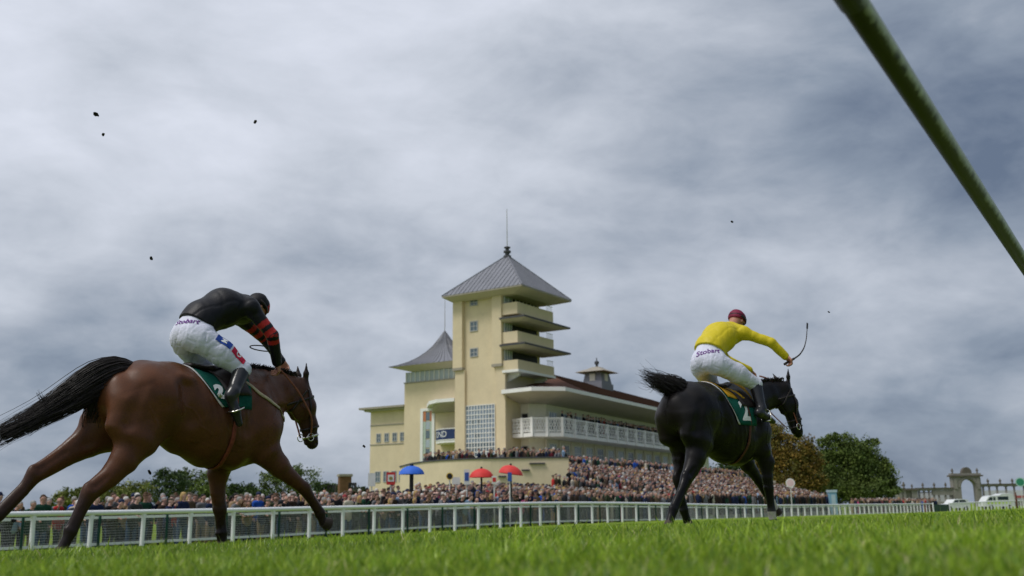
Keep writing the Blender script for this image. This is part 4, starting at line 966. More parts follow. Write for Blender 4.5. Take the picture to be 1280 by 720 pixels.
# van behind the rail
M_vanw = mat('white_van_paint', (.72, .74, .74), .3, .5, noise=(1, .03), coat=.3); M_vang = mat('van_window', (.015, .03, .05), .1, .6, noise=(1, .2)); M_hiviz = mat('fluorescent_yellow', (.55, .75, .06), .5, .4, noise=(2, .06)); M_tyre = mat('tyre_rubber', (.015, .015, .016), .85, .2, noise=(6, .2))
def van(xc, Y, L, Hh, rz, label, prof, wins, hv=None, name='van', cat='van'):
    """side profile swept across the width, then windows, wheels, lamps"""
    p = gat(xc, Y); t = thing(name, p, rz, label, cat); w = .95; V = []; n = len(prof)
    for y, s in ((-w, .0), (-w + .08, 1), (w - .08, 1), (w, 0)):
        for (x, z) in prof: V.append((x * L, y, z * Hh if s else z * Hh * .985 + .004))
    F = [tuple(range(n))[::-1], tuple(range(3 * n, 4 * n))]
    for j in range(3): F += [(j * n + i, j * n + (i + 1) % n, (j + 1) * n + (i + 1) % n, (j + 1) * n + i) for i in range(n)]
    b = MB().add(V, F); bm = b.build('body', M_vanw, t); 
    for side in (-1, 1):
        for poly in wins:
            q = [(x * L, side * (w + .006), z * Hh) for x, z in poly]; q2 = [(x, y - side * .02, z) for x, y, z in q]; k = len(q); MB().add(q + q2, [tuple(range(k)) if side < 0 else tuple(range(k))[::-1], tuple(range(k, 2 * k))] + [(i, (i + 1) % k, (i + 1) % k + k, i + k) for i in range(k)]).build('side_window', M_vang, t)
        if hv:
            for i in range(7): MB().box(L * (-.42 + i * .125), L * (-.42 + i * .125 + .062), side * (w + .004) - .01, side * (w + .004) + .01, Hh * .34, Hh * .46 if i % 2 else Hh * .44).build('marking', M_hiviz, t)
        for wx in (-.30, .32):
            wh = MB(); cx, cz = wx * L, .34; ring = [(cx + .34 * math.cos(a), cz + .34 * math.sin(a)) for a in np.linspace(0, 2 * math.pi, 18, endpoint=False)]
            V = [(x, side * (w - .12), z) for x, z in ring] + [(x, side * (w + .03), z) for x, z in ring]; wh.add(V, [tuple(range(18)), tuple(range(18, 36))[::-1]] + [(i, (i + 1) % 18, (i + 1) % 18 + 18, i + 18) for i in range(18)]); wo = wh.build('wheel', M_tyre, t)
            MB().tube([(cx, side * (w + .032), cz), (cx, side * (w + .045), cz)], [.19, .18], 12).build('hub', M_frame, wo)
        MB().box(-L * .5 - .01, -L * .5 + .03, side * .62 - .12, side * .62 + .12, Hh * .34, Hh * .42).build('headlight', M_pale_glass, t)
    MB().box(-L * .49, -L * .49 + .05, -.8, .8, Hh * .16, Hh * .26).build('bumper', M_dkpole, t)
    return t
van(1246, 160, 5.0, 2.45, math.radians(8), 'white high roofed van with yellow green markings behind the rail', [(-.5, .18), (-.5, .42), (-.46, .55), (-.36, .80), (-.26, .86), (-.02, .88), (.10, .98), (.30, 1.0), (.44, .96), (.5, .80), (.5, .18)],
    [[(-.40, .56), (-.33, .76), (-.24, .78), (-.24, .56)], [(-.21, .56), (-.21, .78), (-.14, .78), (-.14, .56)], [(-.06, .58), (-.06, .80), (.30, .80), (.30, .58)]], hv=True)
van(1192, 158, 4.6, 1.75, math.radians(14), 'low white estate car left of the white van, half hidden by the rail', [(-.5, .22), (-.5, .52), (-.22, .62), (-.08, .96), (.20, 1.0), (.42, .94), (.5, .62), (.5, .22)],
    [[(-.18, .62), (-.07, .90), (.06, .92), (.06, .62)], [(.09, .62), (.09, .92), (.30, .92), (.40, .64)]], name='estate_car', cat='car')
p = gat(1271.5, 92); t = thing('wooden_post', p, 0, 'reddish brown wooden post at the right edge in front of the van', 'post'); m = mat('brown_wood', (.14, .05, .03), .85, .2, noise=(9, .2)); MB().tube([(0, 0, -.1), (0, 0, 1.1), (-.03, 0, 1.35)], [.075, .075, .06], 8).build('shaft', m, t, smooth=True); MB().tube([(-.03, 0, 1.35), (-.03, 0, 1.40)], [.085, .06], 8).build('cap', m, t)
M_gsign = mat('green_sign_paint', (.02, .20, .11), .5, .4, noise=(4, .06))
tt, H, k = board(1279, 598.5, 609.5, 11, 112, mat('pale_green_rim', (.30, .48, .42), .5, .4, noise=(4, .06)), 'green round sign with a pale rim at the right edge of the picture', M_gsign, round_=True)
# clods of turf thrown up by the hooves
M_clod = mat('turf_clod', (.02, .018, .010), .95, .1, noise=(30, .3))
for i, (x, y, Y, s, lb) in enumerate(((120, 143, 5.2, .012, 'blurred dark clod of turf, highest of those in the air at the left'), (129, 168, 9, .016, 'dark clod of turf just below the blurred one at the upper left'), (319, 152, 9, .015, 'dark clod of turf in the air above the rider in black'),
    (189, 323, 9, .017, 'flat dark clod of turf in the air above the tail of the bay horse'), (915, 277, 10, .012, 'small clod of turf in the sky above the rider in yellow'), (1036, 390, 10, .010, 'tiny clod of turf in the sky right of the raised whip'), (187, 590, 8, .015, 'clod of turf flying between the hind legs of the bay horse'), (455, 558, 9, .012, 'clod of turf in the air just left of the low wing'))):
    r = random.Random(i); p = at(x, y, Y); bm = bmesh.new(); bmesh.ops.create_icosphere(bm, subdivisions=2, radius=s)
    for v in bm.verts: v.co *= r.uniform(.65, 1.2); v.co.x *= 1.5; v.co.z *= .6
    me = bpy.data.meshes.new('turf_clod'); bm.to_mesh(me); bm.free(); me.materials.append(M_clod); o = bpy.data.objects.new('turf_clod', me); C.objects.link(o); o.location = p; o.rotation_euler = (r.uniform(0, 3), r.uniform(0, 1), r.uniform(0, 3)); tag(o, lb, 'clod', 'clods of turf thrown up by the hooves')
# ---------------------------------------------------------------- horses and riders (s forward, t to the horse's left, z up)
def frame_of(x, y, ang_deg): return Vector((x, y, float(ground(*ab((x, y)))))), math.radians(90 - ang_deg)

def leg(pts, rad, col, k=.03, cid=None):
    return [dict(prim(pts[i], pts[i + 1], rad[i], rad[i + 1], k=.03 if i < 3 else .010, col=col[i] if isinstance(col, list) else col), chain=(cid, k)) for i in range(len(pts) - 1)]

def joints(P, body, dark):
    """hock points, tendons, knees and fetlocks"""
    out = []
    for key in ('hr', 'hl', 'fr', 'fl'):
        p = [np.array(v, float) for v in P[key][0]]
        def back(i, sgn=1):
            d = p[min(i + 1, 8)] - p[i - 1]; d /= np.linalg.norm(d); b = np.array((d[2], 0, -d[0])); b = b if b[0] < 0 else -b
            return b, d
        if key[0] == 'h':
            b, d = back(4); bu = p[4] - p[3]; bu /= np.linalg.norm(bu); bb = np.array((bu[2], 0, -bu[0])); bb = bb if bb[0] < 0 else -bb
            hk = p[4] + bb * .052 - bu * .012
            out += [prim(hk, p[4] + b * .02 + d * .03, .026, .030, k=.025, col=dark), prim(p[3] + bb * .058 - bu * .06, hk, .018, .021, k=.02, col=body)]
            out.append(dict(prim(p[3] + bb * .036 + bu * .02 + (0, -.07, 0), p[4] + bb * .030 - bu * .045 + (0, -.06, 0), .012, .016, k=.03), cut=True)); out.append(dict(prim(p[3] + bb * .036 + bu * .02 + (0, .07, 0), p[4] + bb * .030 - bu * .045 + (0, .06, 0), .012, .016, k=.03), cut=True))
        else:
            b, d = back(4); out += [prim(p[4] - b * .028 - d * .02, p[4] - b * .026 + d * .03, (.036, .026), (.034, .024), k=.02, col=dark), prim(p[4] + b * .045 - d * .015, p[4] + b * .035 + d * .02, .020, .018, k=.02, col=dark)]
        b, d = back(5); b6, d6 = back(6)
        out += [prim(p[4] * .35 + p[5] * .65 + b * .030, p[6] + b6 * .034 - d6 * .01, .0155, .017, k=.010, col=dark), prim(p[6] + b6 * .036, p[6] + b6 * .034 + d6 * .022, .024, .017, k=.02, col=dark)]
        for s in (-1, 1): out.append(dict(prim(p[5] + b * .016 + (0, .046 * s, 0), p[6] + b6 * .018 + (0, .05 * s, 0) - d6 * .04, .010, .010, k=.015), cut=True))
    return out

def horse_prims(P, body, dark, face, sock=None):
    """P: pose. returns the primitives of the whole body"""
    pr = []
    T = [(-.80, 1.20, .20, .22), (-.62, 1.235, .27, .27), (-.42, 1.22, .275, .30), (-.20, 1.13, .26, .335), (0, 1.085, .275, .385),
         (.20, 1.085, .265, .415), (.38, 1.10, .235, .375), (.52, 1.10, .20, .30)]
    for i in range(len(T) - 1):
        a, b = T[i], T[i + 1]
        pr.append(dict(prim((a[0], 0, a[1]), (b[0], 0, b[1]), (a[2] + .010, a[3] + .014), (b[2] + .010, b[3] + .014), k=.035, col=body), chain=('trunk', .09)))
    pr.append(prim((.15, 0, 1.44), (.42, 0, 1.43), (.055, .09), (.06, .10), k=.12, col=body))      # withers
    for sd in (-1, 1):
        pr.append(prim((-.70, .13 * sd, 1.22), (-.52, .15 * sd, 1.16), (.13, .20), (.12, .20), k=.10, col=body))   # croup muscle
        pr.append(prim((.30, .15 * sd, 1.28), (.50, .15 * sd, 1.02), (.07, .14), (.09, .12), k=.10, col=body))     # shoulder
    n = P['neck']
    for i in range(len(n) - 1):
        pr.append(dict(prim(n[i][:3], n[i + 1][:3], (n[i][3] + .004, n[i][4] + .008), (n[i + 1][3] + .004, n[i + 1][4] + .008), k=.03, col=body), chain=('neck', .12)))
    pr += P['head'](face)
    for key in ('hr', 'hl', 'fr', 'fl'):
        pts, rad = P[key]
        m = len(pts)
        cols = []
        for i in range(m - 1):
            f = i / (m - 2)
            t0 = .45 if key[0] == 'h' else .50
            if f <= t0: cols.append(body)
            elif f <= .75: cols.append(tuple(.45 * x + .55 * y for x, y in zip(body, dark)))
            else: cols.append(dark)
        if sock and key in sock:
            for i in range(sock[key], m - 1): cols[i] = (.5, .47, .42)
        pr += leg(pts, rad, cols, k=.06, cid=key)
    for p0, p1, r0, r1, kk in P.get('extra', []): pr.append(prim(p0, p1, r0, r1, k=kk, col=body))
    return pr

def veins(V, Q):
    """raised veins over belly, shoulder, forearm, thigh and neck"""
    bv = bvh_of(V, Q); r = np.random.default_rng(4); V = V.copy()
    lines = []
    for s in (-1, 1):
        lines += [[(-.30, .24 * s, .86), (-.10, .27 * s, .80), (.12, .27 * s, .78), (.30, .24 * s, .84), (.40, .22 * s, .92)], [(.55, .2 * s, 1.22), (.46, .24 * s, 1.10), (.42, .22 * s, .95), (.46, .2 * s, .84)],
                  [(-.02, .3 * s, 1.02), (.06, .3 * s, .92), (.15, .28 * s, .85)], [(-.70, .25 * s, 1.12), (-.62, .28 * s, .98), (-.66, .22 * s, .84), (-.74, .22 * s, .74)], [(.44, .14 * s, 1.24), (.62, .12 * s, 1.26), (.78, .10 * s, 1.27)], [(-.42, .3 * s, 1.2), (-.30, .3 * s, 1.1), (-.24, .3 * s, .98), (-.12, .3 * s, .92)]]
    for ln in lines:
        q, nr = wrap_on(bv, dense(ln, 40) + np.stack([np.convolve(r.normal(0, .012, 44), np.ones(5) / 5, 'valid') for _ in range(3)], 1), 0)
        q = np.array(q); nr = np.array(nr); lo, hi = q.min(0) - .03, q.max(0) + .03; idx = np.where(((V > lo) & (V < hi)).all(1))[0]
        d = np.linalg.norm(V[idx][:, None] - q[None], axis=2); j = d.argmin(1); dm = d[np.arange(len(idx)), j]
        V[idx] += nr[j] * (np.exp(-(dm / .0085) ** 2) * .0048 - np.exp(-(dm / .020) ** 2) * .0010)[:, None]
    return V

def head_fn(poll, muz, tilt_n, tc=0, yaw=0):
    """head between the poll and the muzzle; tilt_n: the unit normal pointing to the forehead side"""
    poll = np.array(poll, float); muz = np.array(muz, float); d = muz - poll; L = np.linalg.norm(d); d /= L; n = np.array(tilt_n, float); n -= d * (n @ d); n /= np.linalg.norm(n)
    l = np.cross(n, d)
    def P(u, v, w=0): return poll + d * u * L + n * v + l * w
    def fn(col):
        dk = tuple(.35 * c for c in col); lt = tuple(l)
        return [prim(P(-.04, .0), P(.28, .01), (.080, .098), (.092, .105), k=.06, lat=lt, col=col),
                prim(P(.28, .015), P(.62, .030), (.088, .098), (.066, .074), k=.05, lat=lt, col=col),
                prim(P(.62, .030), P(.94, .015), (.062, .068), (.056, .062), k=.04, lat=lt, col=dk),
                prim(P(.16, -.085, .035), P(.42, -.070, .035), (.034, .100), (.030, .07), k=.05, lat=lt, col=col),
                prim(P(.16, -.085, -.035), P(.42, -.070, -.035), (.034, .100), (.030, .07), k=.05, lat=lt, col=col),
                prim(P(.40, -.05), P(.80, -.03), (.035, .045), (.032, .035), k=.05, lat=lt, col=col),
                prim(P(.80, -.045), P(.90, -.05), (.036, .022), (.036, .024), k=.02, lat=lt, col=dk),
                prim(P(.27, .05, .062), P(.33, .045, .064), .024, .022, k=.03, lat=lt, col=dk),
                prim(P(.27, .05, -.062), P(.33, .045, -.064), .024, .022, k=.03, lat=lt, col=dk),
                prim(P(.90, .028, .034), P(.93, .02, .034), .022, .018, k=.02, lat=lt, col=dk),
                prim(P(.90, .028, -.034), P(.93, .02, -.034), .022, .018, k=.02, lat=lt, col=dk),
                dict(prim(P(.935, .028, .048), P(.955, .012, .055), .010, .008, k=.008, lat=lt), cut=True),
                dict(prim(P(.935, .028, -.048), P(.955, .012, -.055), .010, .008, k=.008, lat=lt), cut=True)]
    return fn, P, (d, n, l, L)

def ear(P, w, dirv, col, nrm):
    """one pricked ear, a hollow leaf shape"""
    base = P(-.13, .045, w); tip = base + np.array(dirv)
    m = base + np.array(dirv) * .45
    return [prim(base, m, (.018, .026), (.022, .03), k=.03, lat=nrm, col=col), prim(m, tip, (.02, .028), (.004, .006), k=.02, lat=nrm, col=col)]

def strands(name, root, paths, m, spread, n, r0=.004, seed=3, droop=0.0, wave=.02, flyp=.10, endmin=.72):
    """long hair: each strand follows the guide path with its own drift"""
    r = np.random.default_rng(seed); mb = MB()
    path = np.array(paths[0]); wid = np.array(paths[1])
    K = 14
    tt = np.linspace(0, 1, len(path)); u = np.linspace(0, 1, K)
    base = np.stack([np.interp(u, tt, path[:, i]) for i in range(3)], 1)
    for _ in range(3): base[1:-1] = (base[:-2] + 2 * base[1:-1] + base[2:]) / 4
    ww = np.interp(u, tt, wid)
    tan = np.gradient(base, axis=0); tan /= np.linalg.norm(tan, axis=1, keepdims=True)
    lat = np.array([0, 1.0, 0]); nn = np.cross(tan, lat); nn /= np.linalg.norm(nn, axis=1, keepdims=True)
    for i in range(n):
        ang = r.uniform(0, 2 * math.pi); rad = math.sqrt(r.uniform(0, 1)); ca, sa = math.cos(ang) * rad, math.sin(ang) * rad
        end = r.uniform(endmin, 1.0); ph = r.uniform(0, 6.28); fr = r.uniform(3, 9); wv = wave * r.uniform(.3, 1.5)
        fly = (r.uniform() < flyp) * r.uniform(.3, 1.0) * spread
        kk = max(5, int(K * end)); q = base[:kk].copy(); uu = u[:kk]
        q += lat * (ca * ww[:kk] * .8)[:, None] + nn[:kk] * (sa * ww[:kk])[:, None]
        q += (nn[:kk] * np.sin(uu * fr + ph)[:, None] + lat * np.cos(uu * fr * 1.2 + ph)[:, None]) * (wv * uu)[:, None]
        q += nn[:kk] * (fly * uu ** 2 * (1 if r.uniform() < .6 else -1))[:, None]
        rr = r0 * r.uniform(.6, 1.4) * (1 - .75 * uu)
        mb.tube(q, rr, 3, cap=False)
    return mb.build(name, m, root, smooth=True)

M_hair_black = mat('tail_hair_black', (.017, .012, .011), .45, .4)
M_coat_bay = mat('bay_coat', (.1, .04, .02), .43, .30, attr='Col', noise=((2.2, .25), (9, .15), (90, .18)), bump=(120, .22, .004))
M_coat_black = mat('black_coat', (.012, .01, .011), .42, .22, attr='Col', noise=((3, .3), (90, .2)), bump=(120, .22, .004))
for m_ in (M_coat_bay, M_coat_black):        # damp and dry patches of the coat
    nt_ = m_.node_tree; tc_n = [q for q in nt_.nodes if q.type == 'TEX_COORD'][0]; nn_ = nt_.nodes.new('ShaderNodeTexNoise'); nn_.inputs['Scale'].default_value = 5.5; nn_.inputs['Detail'].default_value = 7
    rr_n = nt_.nodes.new('ShaderNodeMapRange'); rr_n.inputs[1].default_value = .38; rr_n.inputs[2].default_value = .62; rr_n.inputs[3].default_value = .27; rr_n.inputs[4].default_value = .55
    nt_.links.new(tc_n.outputs['Object'], nn_.inputs['Vector']); nt_.links.new(nn_.outputs['Fac'], rr_n.inputs[0]); nt_.links.new(rr_n.outputs[0], nt_.nodes['Principled BSDF'].inputs['Roughness'])
M_leather = mat('dark_leather', (.02, .013, .010), .45, .4, noise=(40, .3), bump=(90, .3, .002))
M_tan = mat('tan_leather_rein', (.22, .075, .035), .6, .3, noise=(30, .25))
M_metal = mat('bright_bit_metal', (.7, .68, .62), .25, .5, metal=1)
M_eye = mat('horse_eye', (.008, .005, .004), .08, .6, coat=.5)
M_hoof = mat('hoof_horn', (.05, .035, .025), .6, .3, noise=(20, .3))
M_cloth_green = mat('green_saddle_cloth', (.006, .085, .062), .85, .15, noise=((8, .2), (60, .12)), bump=(50, .4, .004))
M_cloth_edge = mat('white_binding', (.6, .6, .6), .8, .2, noise=(30, .1))
M_breech = mat('white_breeches', (.68, .69, .82), .6, .3, noise=((3, .06), (14, .04)), bump=(16, .4, .010))
M_breech_print = mat('purple_print', (.15, .035, .24), .8, .2)
M_boot = mat('black_riding_boot', (.018, .018, .021), .28, .5, noise=(9, .3), bump=(30, .25, .003))
M_skin = mat('rider_skin', (.46, .22, .15), .55, .35, noise=(12, .08))
M_belly = None

def ribbon(path, w, th, nrm=None):
    """a strap: flat bar sections along a path, width w, thickness th"""
    mb = MB()
    path = [np.array(p, float) for p in path]
    V = []; F = []
    for i, p in enumerate(path):
        d = path[min(i + 1, len(path) - 1)] - path[max(i - 1, 0)]; d /= np.linalg.norm(d)
        n = np.array(nrm[i] if nrm is not None else (0, 1, 0), float); n -= d * (n @ d); n /= np.linalg.norm(n) + 1e-9; s = np.cross(d, n)
        for a, b in ((-1, -1), (1, -1), (1, 1), (-1, 1)): V.append(p + s * a * w / 2 + n * b * th / 2)
    for i in range(len(path) - 1):
        for k in range(4): F.append((i * 4 + k, i * 4 + (k + 1) % 4, i * 4 + 4 + (k + 1) % 4, i * 4 + 4 + k))
    F += [(3, 2, 1, 0), tuple(range(len(V) - 4, len(V)))]
    mb.add(V, F); return mb

def wrap_on(bvh, pts, off=.006, center=None):
    """pull a path onto a body surface"""
    out = []; nr = []
    for p in pts:
        co, no, idx, ds = bvh.find_nearest(Vector(p))
        out.append(np.array(co + no * off)); nr.append(np.array(no))
    return out, nr
def ring_on(bvh, c, axis, rad, n=28, off=.006, start=0, end=2 * math.pi, ref=None):
    """loop of a strap round a limb, neck or trunk: rays shot inwards from a circle"""
    axis = np.array(axis, float); axis /= np.linalg.norm(axis); u = np.cross(axis, (0, 1, 0)); u /= np.linalg.norm(u); v = np.cross(axis, u)
    P = []; Nn = []
    for i in range(n):
        t = start + (end - start) * i / (n - 1); dr = u * math.cos(t) + v * math.sin(t); o = Vector(np.array(c) + dr * rad)
        hit = bvh.ray_cast(o, Vector(-dr), rad * 1.1)
        if hit[0] is None: continue
        P.append(np.array(hit[0]) + dr * off); Nn.append(np.array(dr))
    return P, Nn
def project_print(name, V, F, org, right, up, bvh, m, parent, off=.004):
    """flat print laid on a curved cloth: cast along the print's own normal"""
    right = np.array(right, float); right /= np.linalg.norm(right); up = np.array(up, float); up -= right * (up @ right); up /= np.linalg.norm(up); nr = np.cross(right, up)
    P = []
    for v in V:
        o = np.array(org) + right * v[0] + up * v[1]
        h = bvh.ray_cast(Vector(o + nr * .35), Vector(-nr), 1.0)
        P.append(np.array(h[0]) + nr * off if h[0] is not None else o)
    return raw(name, P, F, m, parent)
def hand_prims(wr, fw, up, side, curl, col, grip=True):
    """palm, four bent fingers of unequal length and a thumb; fw: from wrist to knuckles, up: back of the hand"""
    wr = np.array(wr, float); fw = np.array(fw, float); fw /= np.linalg.norm(fw); up = np.array(up, float); up -= fw * (up @ fw); up /= np.linalg.norm(up); l = np.cross(up, fw) * side
    pr = [prim(wr, wr + fw * .035, (.026, .020), (.032, .018), k=.012, lat=tuple(l), col=col), prim(wr + fw * .03, wr + fw * .075, (.036, .017), (.040, .015), k=.015, lat=tuple(l), col=col)]
    for i, (o, ln) in enumerate(((-.030, .038), (-.010, .044), (.011, .041), (.030, .033))):
        a = wr + fw * .078 + l * o; c1 = curl * .9; d1 = fw * math.cos(c1) - up * math.sin(c1); b = a + d1 * ln
        c2 = curl * 2.0; d2 = fw * math.cos(c2) - up * math.sin(c2); c = b + d2 * ln * .75; c3 = curl * 2.7; d3 = fw * math.cos(c3) - up * math.sin(c3); e = c + d3 * ln * .5
        pr += [prim(a, b, .0105, .0098, k=.004, col=col), prim(b, c, .0098, .009, k=.004, col=col), prim(c, e, .009, .0078, k=.004, col=col)]
    a = wr + fw * .03 - l * .032; b = a + fw * .032 - l * .018 - up * .012; c = b + fw * .024 + l * .012 - up * .016
    pr += [prim(a, b, .014, .012, k=.012, col=col), prim(b, c, .0115, .0095, k=.005, col=col)]
    return pr

def head_prims(c, face, up, col):
    """a head with brow, eye hollows, nose, lips, chin and ears; face: direction it looks in"""
    c = np.array(c, float); f = np.array(face, float); f /= np.linalg.norm(f); u = np.array(up, float); u -= f * (u @ f); u /= np.linalg.norm(u); l = np.cross(u, f)
    P = lambda x, y, z: c + f * x + l * y + u * z
    lt = tuple(l)
    pr = [prim(P(-.02, 0, .03), P(.02, 0, .02), (.075, .088), (.07, .085), k=.03, lat=lt, col=col),
          prim(P(.03, 0, 0), P(.045, 0, -.07), (.058, .05), (.036, .032), k=.04, lat=lt, col=col),
          prim(P(.085, 0, .015), P(.105, 0, -.022), (.010, .010), (.015, .013), k=.015, lat=lt, col=col),
          prim(P(.078, -.018, -.048), P(.078, .018, -.048), .009, .009, k=.010, lat=(0, 0, 1), col=tuple(.8 * x for x in col)),
          prim(P(.06, 0, -.085), P(.055, 0, -.09), .022, .02, k=.02, col=col)]
    for s in (-1, 1):
        pr.append(prim(P(.07, .03 * s, .035), P(.055, .055 * s, .03), .012, .010, k=.02, col=col))
        pr.append(dict(prim(P(.095, .03 * s, .012), P(.09, .034 * s, .012), .011, .011, k=.015), cut=True))
        pr.append(prim(P(-.005, .076 * s, .01), P(-.012, .084 * s, -.022), (.012, .012), (.008, .009), k=.01, lat=lt, col=col))
    return pr, P

def crease(P, sc, seed, amp, wd):
    """sharp narrow valleys of pulled cloth along warped lines"""
    Q_ = P + q_noise(P, sc * .45, seed + 40, 4)[..., None] * .05
    return amp * np.exp(-(q_noise(Q_, sc, seed, 3) / wd) ** 2)
def mirror(p): return (p[0], -p[1], p[2])

def make_rider(parent_frame, J, cfg):
    """a jockey crouched over the saddle. J: joints in the horse's frame"""
    loc, rz = parent_frame
    seat = np.array(J['pelvis'])
    base = Vector(loc) + Matrix.Rotation(rz, 3, 'Z') @ Vector(seat)
    root = empty('person', base, rz)
    tag(root, cfg['label'], 'jockey')
    o = seat
    def fix(prs):
        for p in prs: p['p0'] = (p['p0'] - o).astype(np.float32); p['p1'] = (p['p1'] - o).astype(np.float32)
        return prs
    sk = (.45, .22, .15)
    g = lambda k: np.array(J[k], float)
    torso = [prim(g('pelvis'), g('waist'), (.165, .155), (.145, .130), k=.08), prim(g('waist'), g('chest'), (.145, .130), (.175, .150), k=.08),
             prim(g('chest'), g('neckbase'), (.175, .150), (.15, .10), k=.08)]
    shr = [prim(g('shr'), g('shr') * .5 + g('shl') * .5, .075, .09, k=.06), prim(g('shl'), g('shr') * .5 + g('shl') * .5, .075, .09, k=.06)]
    arms = []
    for s in 'rl':
        arms += [prim(g('sh' + s), g('el' + s), .060, .046, k=.035), prim(g('el' + s), g('wr' + s), .046, .034, k=.012)]
    legs = []
    for s in 'rl':
        mid = (g('hip' + s) + g('kn' + s)) / 2 + np.array((0, 0, .01))
        legs += [prim(g('hip' + s), mid, (.105, .128), (.092, .100), k=.07), prim(mid, g('kn' + s), (.095, .105), .070, k=.05)]
        sg = -1 if s == 'r' else 1
        legs.append(prim(g('pelvis') + np.array((-.03, .075 * sg, -.01)), g('pelvis') + np.array((.02, .09 * sg, -.04)), (.078, .118), (.085, .112), k=.05))
    shins = []
    for s in 'rl': shins += [prim(g('kn' + s), g('an' + s), (.062, .066), (.038, .042), k=.02)]
    feet = []
    for s in 'rl':
        d = g('toe' + s) - g('heel' + s)
        feet += [prim(g('an' + s), g('heel' + s), .042, .038, k=.03), prim(g('heel' + s), g('heel' + s) + d * .55, (.036, .038), (.042, .034), k=.03), prim(g('heel' + s) + d * .55, g('toe' + s), (.042, .034), (.030, .022), k=.02)]
    hp, HP = head_prims(J['head'], J['face'], J['headup'], sk)
    neck = [prim(g('neckbase'), g('head') - .02 * np.array(J['face']), .062, .056, k=.05, col=sk)]
    hands = []
    for s in 'rl':
        sd = 1 if s == 'r' else -1
        hands += hand_prims(g('wr' + s), np.array(J['hd' + s]) - g('wr' + s), J.get('hup' + s, (0, 0, 1)), sd, J.get('curl' + s, .85), sk)
    def shrink(prs, f):
        out = []
        for p in prs:
            q = dict(p); q['r0'] = tuple(r * f for r in p['r0']); q['r1'] = tuple(r * f for r in p['r1']); q['col'] = sk; q['p0'] = p['p0'].copy(); q['p1'] = p['p1'].copy(); out.append(q)
        return out
    allb = shrink(torso + shr + arms + legs + shins + feet, .86) + neck + hp + hands
    V, Q = sdf(fix(allb), .0085); V = relax(V, Q, 1, .3)
    body = raw('body', V, Q, M_skin, root, smooth=True)
    # jacket: torso, shoulders and sleeves
    jk = fix([dict(p, p0=p['p0'].copy(), p1=p['p1'].copy()) for p in torso + shr + arms])
    wdir = (g('waist') - g('pelvis')); wdir /= np.linalg.norm(wdir); hem = J.get('hem', .05)
    def clipj(P): return (hem - (P @ wdir.astype(np.float32)))
    folds = lambda P: crease(P * np.array((.6, 1, 1), np.float32), 15, cfg['seed'], .0042, .10) + crease(P * np.array((1, .5, 1), np.float32), 30, cfg['seed'] + 7, .0025, .12) + q_noise(P, 12, cfg['seed'] + 3, 4) * .006
    V, Q = sdf(jk, .0085, disp=folds, clip=clipj, inflate=.011); V = relax(V, Q, 1, .4)
    # sleeve colouring by distance along the arm
    arm_t = []
    wts = np.stack([prim_dist(p, V.astype(np.float32)) for p in jk], 1); near = wts.argmin(1)
    colr = np.tile(np.array(cfg['jacket']), (len(V), 1))
    for i, p in enumerate(jk):
        if i < len(torso) + len(shr): continue
        seg = p['p1'] - p['p0']; L = np.linalg.norm(seg); u = ((V - p['p0']) @ (seg / L)); j = (i - len(torso) - len(shr)) % 2
        dist = u if j == 0 else u + np.linalg.norm(jk[i - 1]['p1'] - jk[i - 1]['p0'])
        msk = near == i
        for a, b, c in cfg.get('hoops', []): colr[msk & (dist > a) & (dist < b)] = c
    M_j = mat(cfg['cloth'] + '_silks', cfg['jacket'], .5, .3, attr='Col', noise=(14, .06), bump=(10, .35, .02))
    jacket = raw('jacket', V, Q, M_j, root, smooth=True, col=colr)
    jb = bvh_of(V, Q)
    # breeches: seat and thighs to just below the knee
    br = fix([dict(p, p0=p['p0'].copy(), p1=p['p1'].copy()) for p in [prim(g('pelvis'), g('waist'), (.150, .140), (.145, .132), k=.08)] + legs])
    for s in 'rl':
        e = g('kn' + s) + (g('an' + s) - g('kn' + s)) * .12; br += fix([prim(g('kn' + s), e, .072, .066, k=.02)])
    def foldb(P):
        f = (g('knr') - g('hipr')); f /= np.linalg.norm(f)
        a = (P @ f.astype(np.float32)); P2 = P * np.array((1, 1, 1), np.float32) + (a[..., None] * f.astype(np.float32)) * 1.6; return crease(P2, 26, 4, .006, .09) + crease(P2, 44, 9, .003, .10) + q_noise(P2, 14, 6, 4) * .003
    V, Q = sdf(br, .0085, disp=foldb, inflate=.003); V = relax(V, Q, 1, .4)
    breeches = raw('breeches', V, Q, M_breech, root, smooth=True); bb = bvh_of(V, Q)
    for s in 'rl':
        e0 = g('kn' + s) + (g('an' + s) - g('kn' + s)) * .06; out = np.array((.012, 0, .02))
        bt = [prim(e0, g('an' + s), (.066, .072), (.044, .048), k=.02)] + [dict(p, p0=p['p0'].copy(), p1=p['p1'].copy()) for p in feet if np.sign(p['p0'][1]) == (-1 if s == 'r' else 1)]
        V, Q = sdf(fix(bt), .0075, disp=lambda P: q_noise(P, 40, 8) * .002, inflate=.005); V = relax(V, Q, 1, .3)
        boot = raw('boot', V, Q, M_boot, root, smooth=True)
        d = g('toe' + s) - g('heel' + s); m = g('heel' + s) + d * .52 - o; dn = np.cross(d / np.linalg.norm(d), (0, 1, 0)); 
        st = MB(); ps = [m + np.array((0, .062 * c, 0)) + dn * (.075 * q) for c, q in ((-1, -.55), (-1, .2), (-.6, .9), (0, 1.25), (.6, .9), (1, .2), (1, -.55))]
        n2 = -dn if (dn[2] < 0) else dn
        ps = [m + np.array((0, .060 * c, 0)) + n2 * (.075 * q) for c, q in ((-1, -.55), (-1, .2), (-.6, .9), (0, 1.25), (.6, .9), (1, .2), (1, -.55), (0, -.6), (-1, -.55))]
        st.tube(ps, .007, 6); st.build('stirrup', M_metal, root, smooth=True)
    # helmet: shell in a silk cap, peak and band
    HPo = lambda x, y, z: HP(x, y, z) - o
